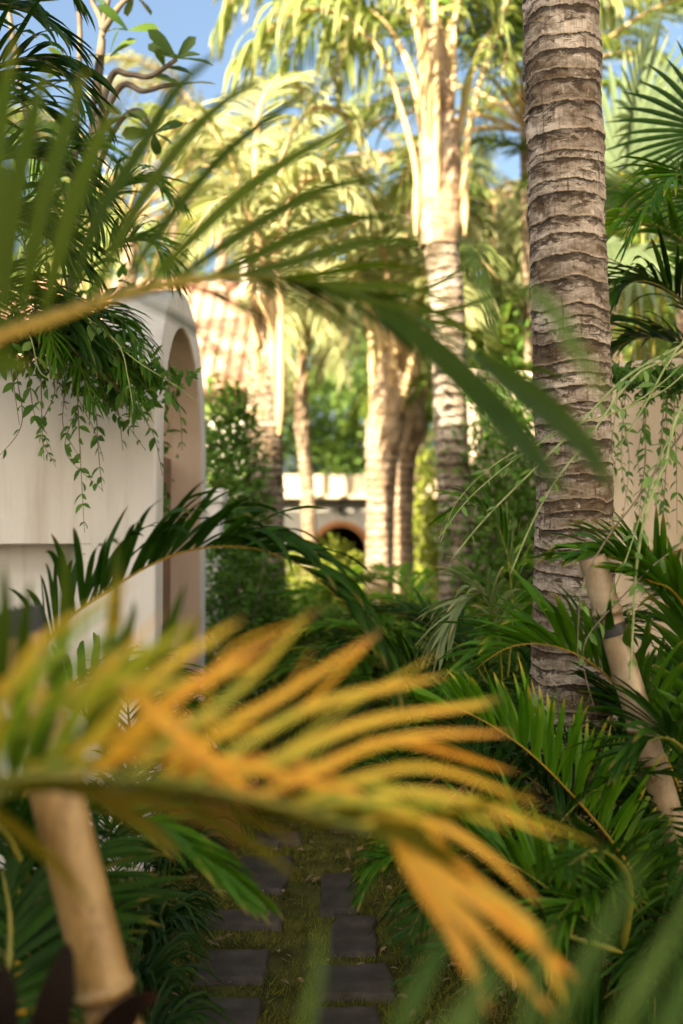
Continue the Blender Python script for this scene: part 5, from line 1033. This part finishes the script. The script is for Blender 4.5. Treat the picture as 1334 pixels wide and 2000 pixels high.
b = P(1420, 1500, 4.5); t = plant('areca_palm', 'tall palm at the right edge with glossy fronds just below the silver fan palm', b); stalk(t, b, P(1420, 760, 4.5), .02, 'rib_green')
for i, f in enumerate([[(1420, 760, 4.5), (1400, 600, 4.5), (1350, 490, 4.45), (1280, 440, 4.4), (1210, 450, 4.35), (1160, 500, 4.3)], [(1420, 760, 4.5), (1370, 640, 4.5), (1310, 570, 4.45), (1240, 550, 4.4), (1185, 600, 4.35)], [(1420, 760, 4.5), (1430, 520, 4.4), (1400, 400, 4.3), (1340, 340, 4.2), (1280, 380, 4.1), (1240, 450, 4.1)], [(1420, 760, 4.5), (1360, 700, 4.6), (1290, 660, 4.7), (1220, 670, 4.8), (1170, 730, 4.8)], [(1420, 760, 4.6), (1390, 560, 4.9), (1320, 420, 5.1), (1240, 380, 5.2), (1190, 430, 5.3)]]):
    frond(t, pxs(f), ['areca_bright', 'areca_dark', 'areca', 'areca_dark', 'areca_bright'][i], 'rib_green', n=40, L=.36, W=.024, droop=.6, v=(25, 8), ang=(58, 22), seed=360 + i, start=.2, rr=(.008, .002), ns=8)
# understory arecas (position x, depth, count, family, scale, seed, label)
US = [(950, 5.0, 14, 'areca_dark', .85, 1, 'dark palm clump just left of the big trunk'), (850, 5.6, 16, 'areca_bright', .8, 2, 'green palm clump in the middle right of the undergrowth'), (1000, 5.9, 16, 'areca_bright', .8, 3, 'palm clump behind the big trunk at its left'), (760, 6.6, 14, 'areca_bright', .8, 4, 'low palm clump where the path ends'), (880, 7.2, 12, 'areca_bright', .95, 5, 'bright palm clump at the foot of the sunlit palm'),
      (1190, 4.6, 12, 'areca_dark', .65, 6, 'dark palm clump in front of the right wall'), (1320, 4.0, 12, 'areca_dark', .65, 7, 'dark palm clump behind the right bamboo pole'), (620, 9.5, 12, 'areca_bright', .9, 8, 'bright palm clump at the far middle of the path'), (700, 12.6, 12, 'areca_bright', .9, 9, 'small bright palm clump below the far archway'), (540, 6.6, 12, 'areca', .7, 10, 'low palm clump at the path edge below the brown trunk'),
      (1060, 3.7, 12, 'areca_dark', .5, 11, 'low dark palm clump among the lower right fronds'), (1110, 3.1, 12, 'areca_dark', .5, 12, 'low dark palm clump at the foot of the big trunk'), (1250, 3.3, 10, 'areca_dark', .7, 13, 'dark palm clump at the right edge below the bamboo pole'), (700, 6.6, 12, 'areca_dark', .6, 14, 'dark palm clump blocking the path bend'), (1260, 6.8, 16, 'areca_bright', 1.1, 15, 'tall palm clump with yellow canes above the right wall'), (1340, 5.6, 14, 'areca', 1.05, 16, 'tall dark palm clump at the right edge above the wall'), (1170, 8.9, 14, 'areca', 1.1, 17, 'tall feathery clump behind the pale wall'), (130, 2.9, 10, 'areca_dark', .45, 18, 'dark palm clump behind the left bamboo pole')]
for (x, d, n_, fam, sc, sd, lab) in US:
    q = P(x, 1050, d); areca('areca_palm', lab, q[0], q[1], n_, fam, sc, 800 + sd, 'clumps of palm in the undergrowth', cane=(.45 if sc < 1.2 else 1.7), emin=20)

# =================================================================== LIGHT
EL, AZ = 22.0, 30.0        # sun low behind the viewer, from the left
sd = bpy.data.lights.new('sun', 'SUN'); sd.energy = 5.0; sd.angle = R(.5); sd.color = (1, .86, .66)
so = bpy.data.objects.new('sun', sd); COL.objects.link(so)
tv = Vector((-math.sin(R(AZ)) * math.cos(R(EL)), -math.cos(R(AZ)) * math.cos(R(EL)), math.sin(R(EL))))   # towards the sun
so.rotation_euler = tv.to_track_quat('Z', 'Y').to_euler(); so.location = (0, -4, 12)
w = bpy.data.worlds.new("World"); SC.world = w; w.use_nodes = True; nt = w.node_tree; nt.nodes.clear()
sk = nt.nodes.new('ShaderNodeTexSky'); sk.sky_type = 'NISHITA'; sk.sun_disc = False; sk.sun_elevation = R(EL); sk.sun_rotation = math.atan2(tv.x, tv.y)
sk.altitude = 0; sk.air_density = 1.0; sk.dust_density = 8.0; sk.ozone_density = 2.5
bg = nt.nodes.new('ShaderNodeBackground'); bg.inputs[1].default_value = .08; ow = nt.nodes.new('ShaderNodeOutputWorld')
nt.links.new(sk.outputs[0], bg.inputs[0]); nt.links.new(bg.outputs[0], ow.inputs[0])

SC.view_settings.view_transform = 'Standard'; SC.view_settings.look = 'None'; SC.view_settings.gamma = 1; SC.view_settings.exposure = 2.38
SC.view_settings.use_white_balance = True; SC.view_settings.white_balance_temperature = 6950; SC.view_settings.white_balance_tint = 6
cy = SC.cycles; cy.max_bounces = 8; cy.diffuse_bounces = 5; cy.glossy_bounces = 2; cy.transmission_bounces = 5; cy.transparent_max_bounces = 4
cy.caustics_reflective = False; cy.caustics_refractive = False; cy.use_denoising = True; cy.sample_clamp_indirect = 6
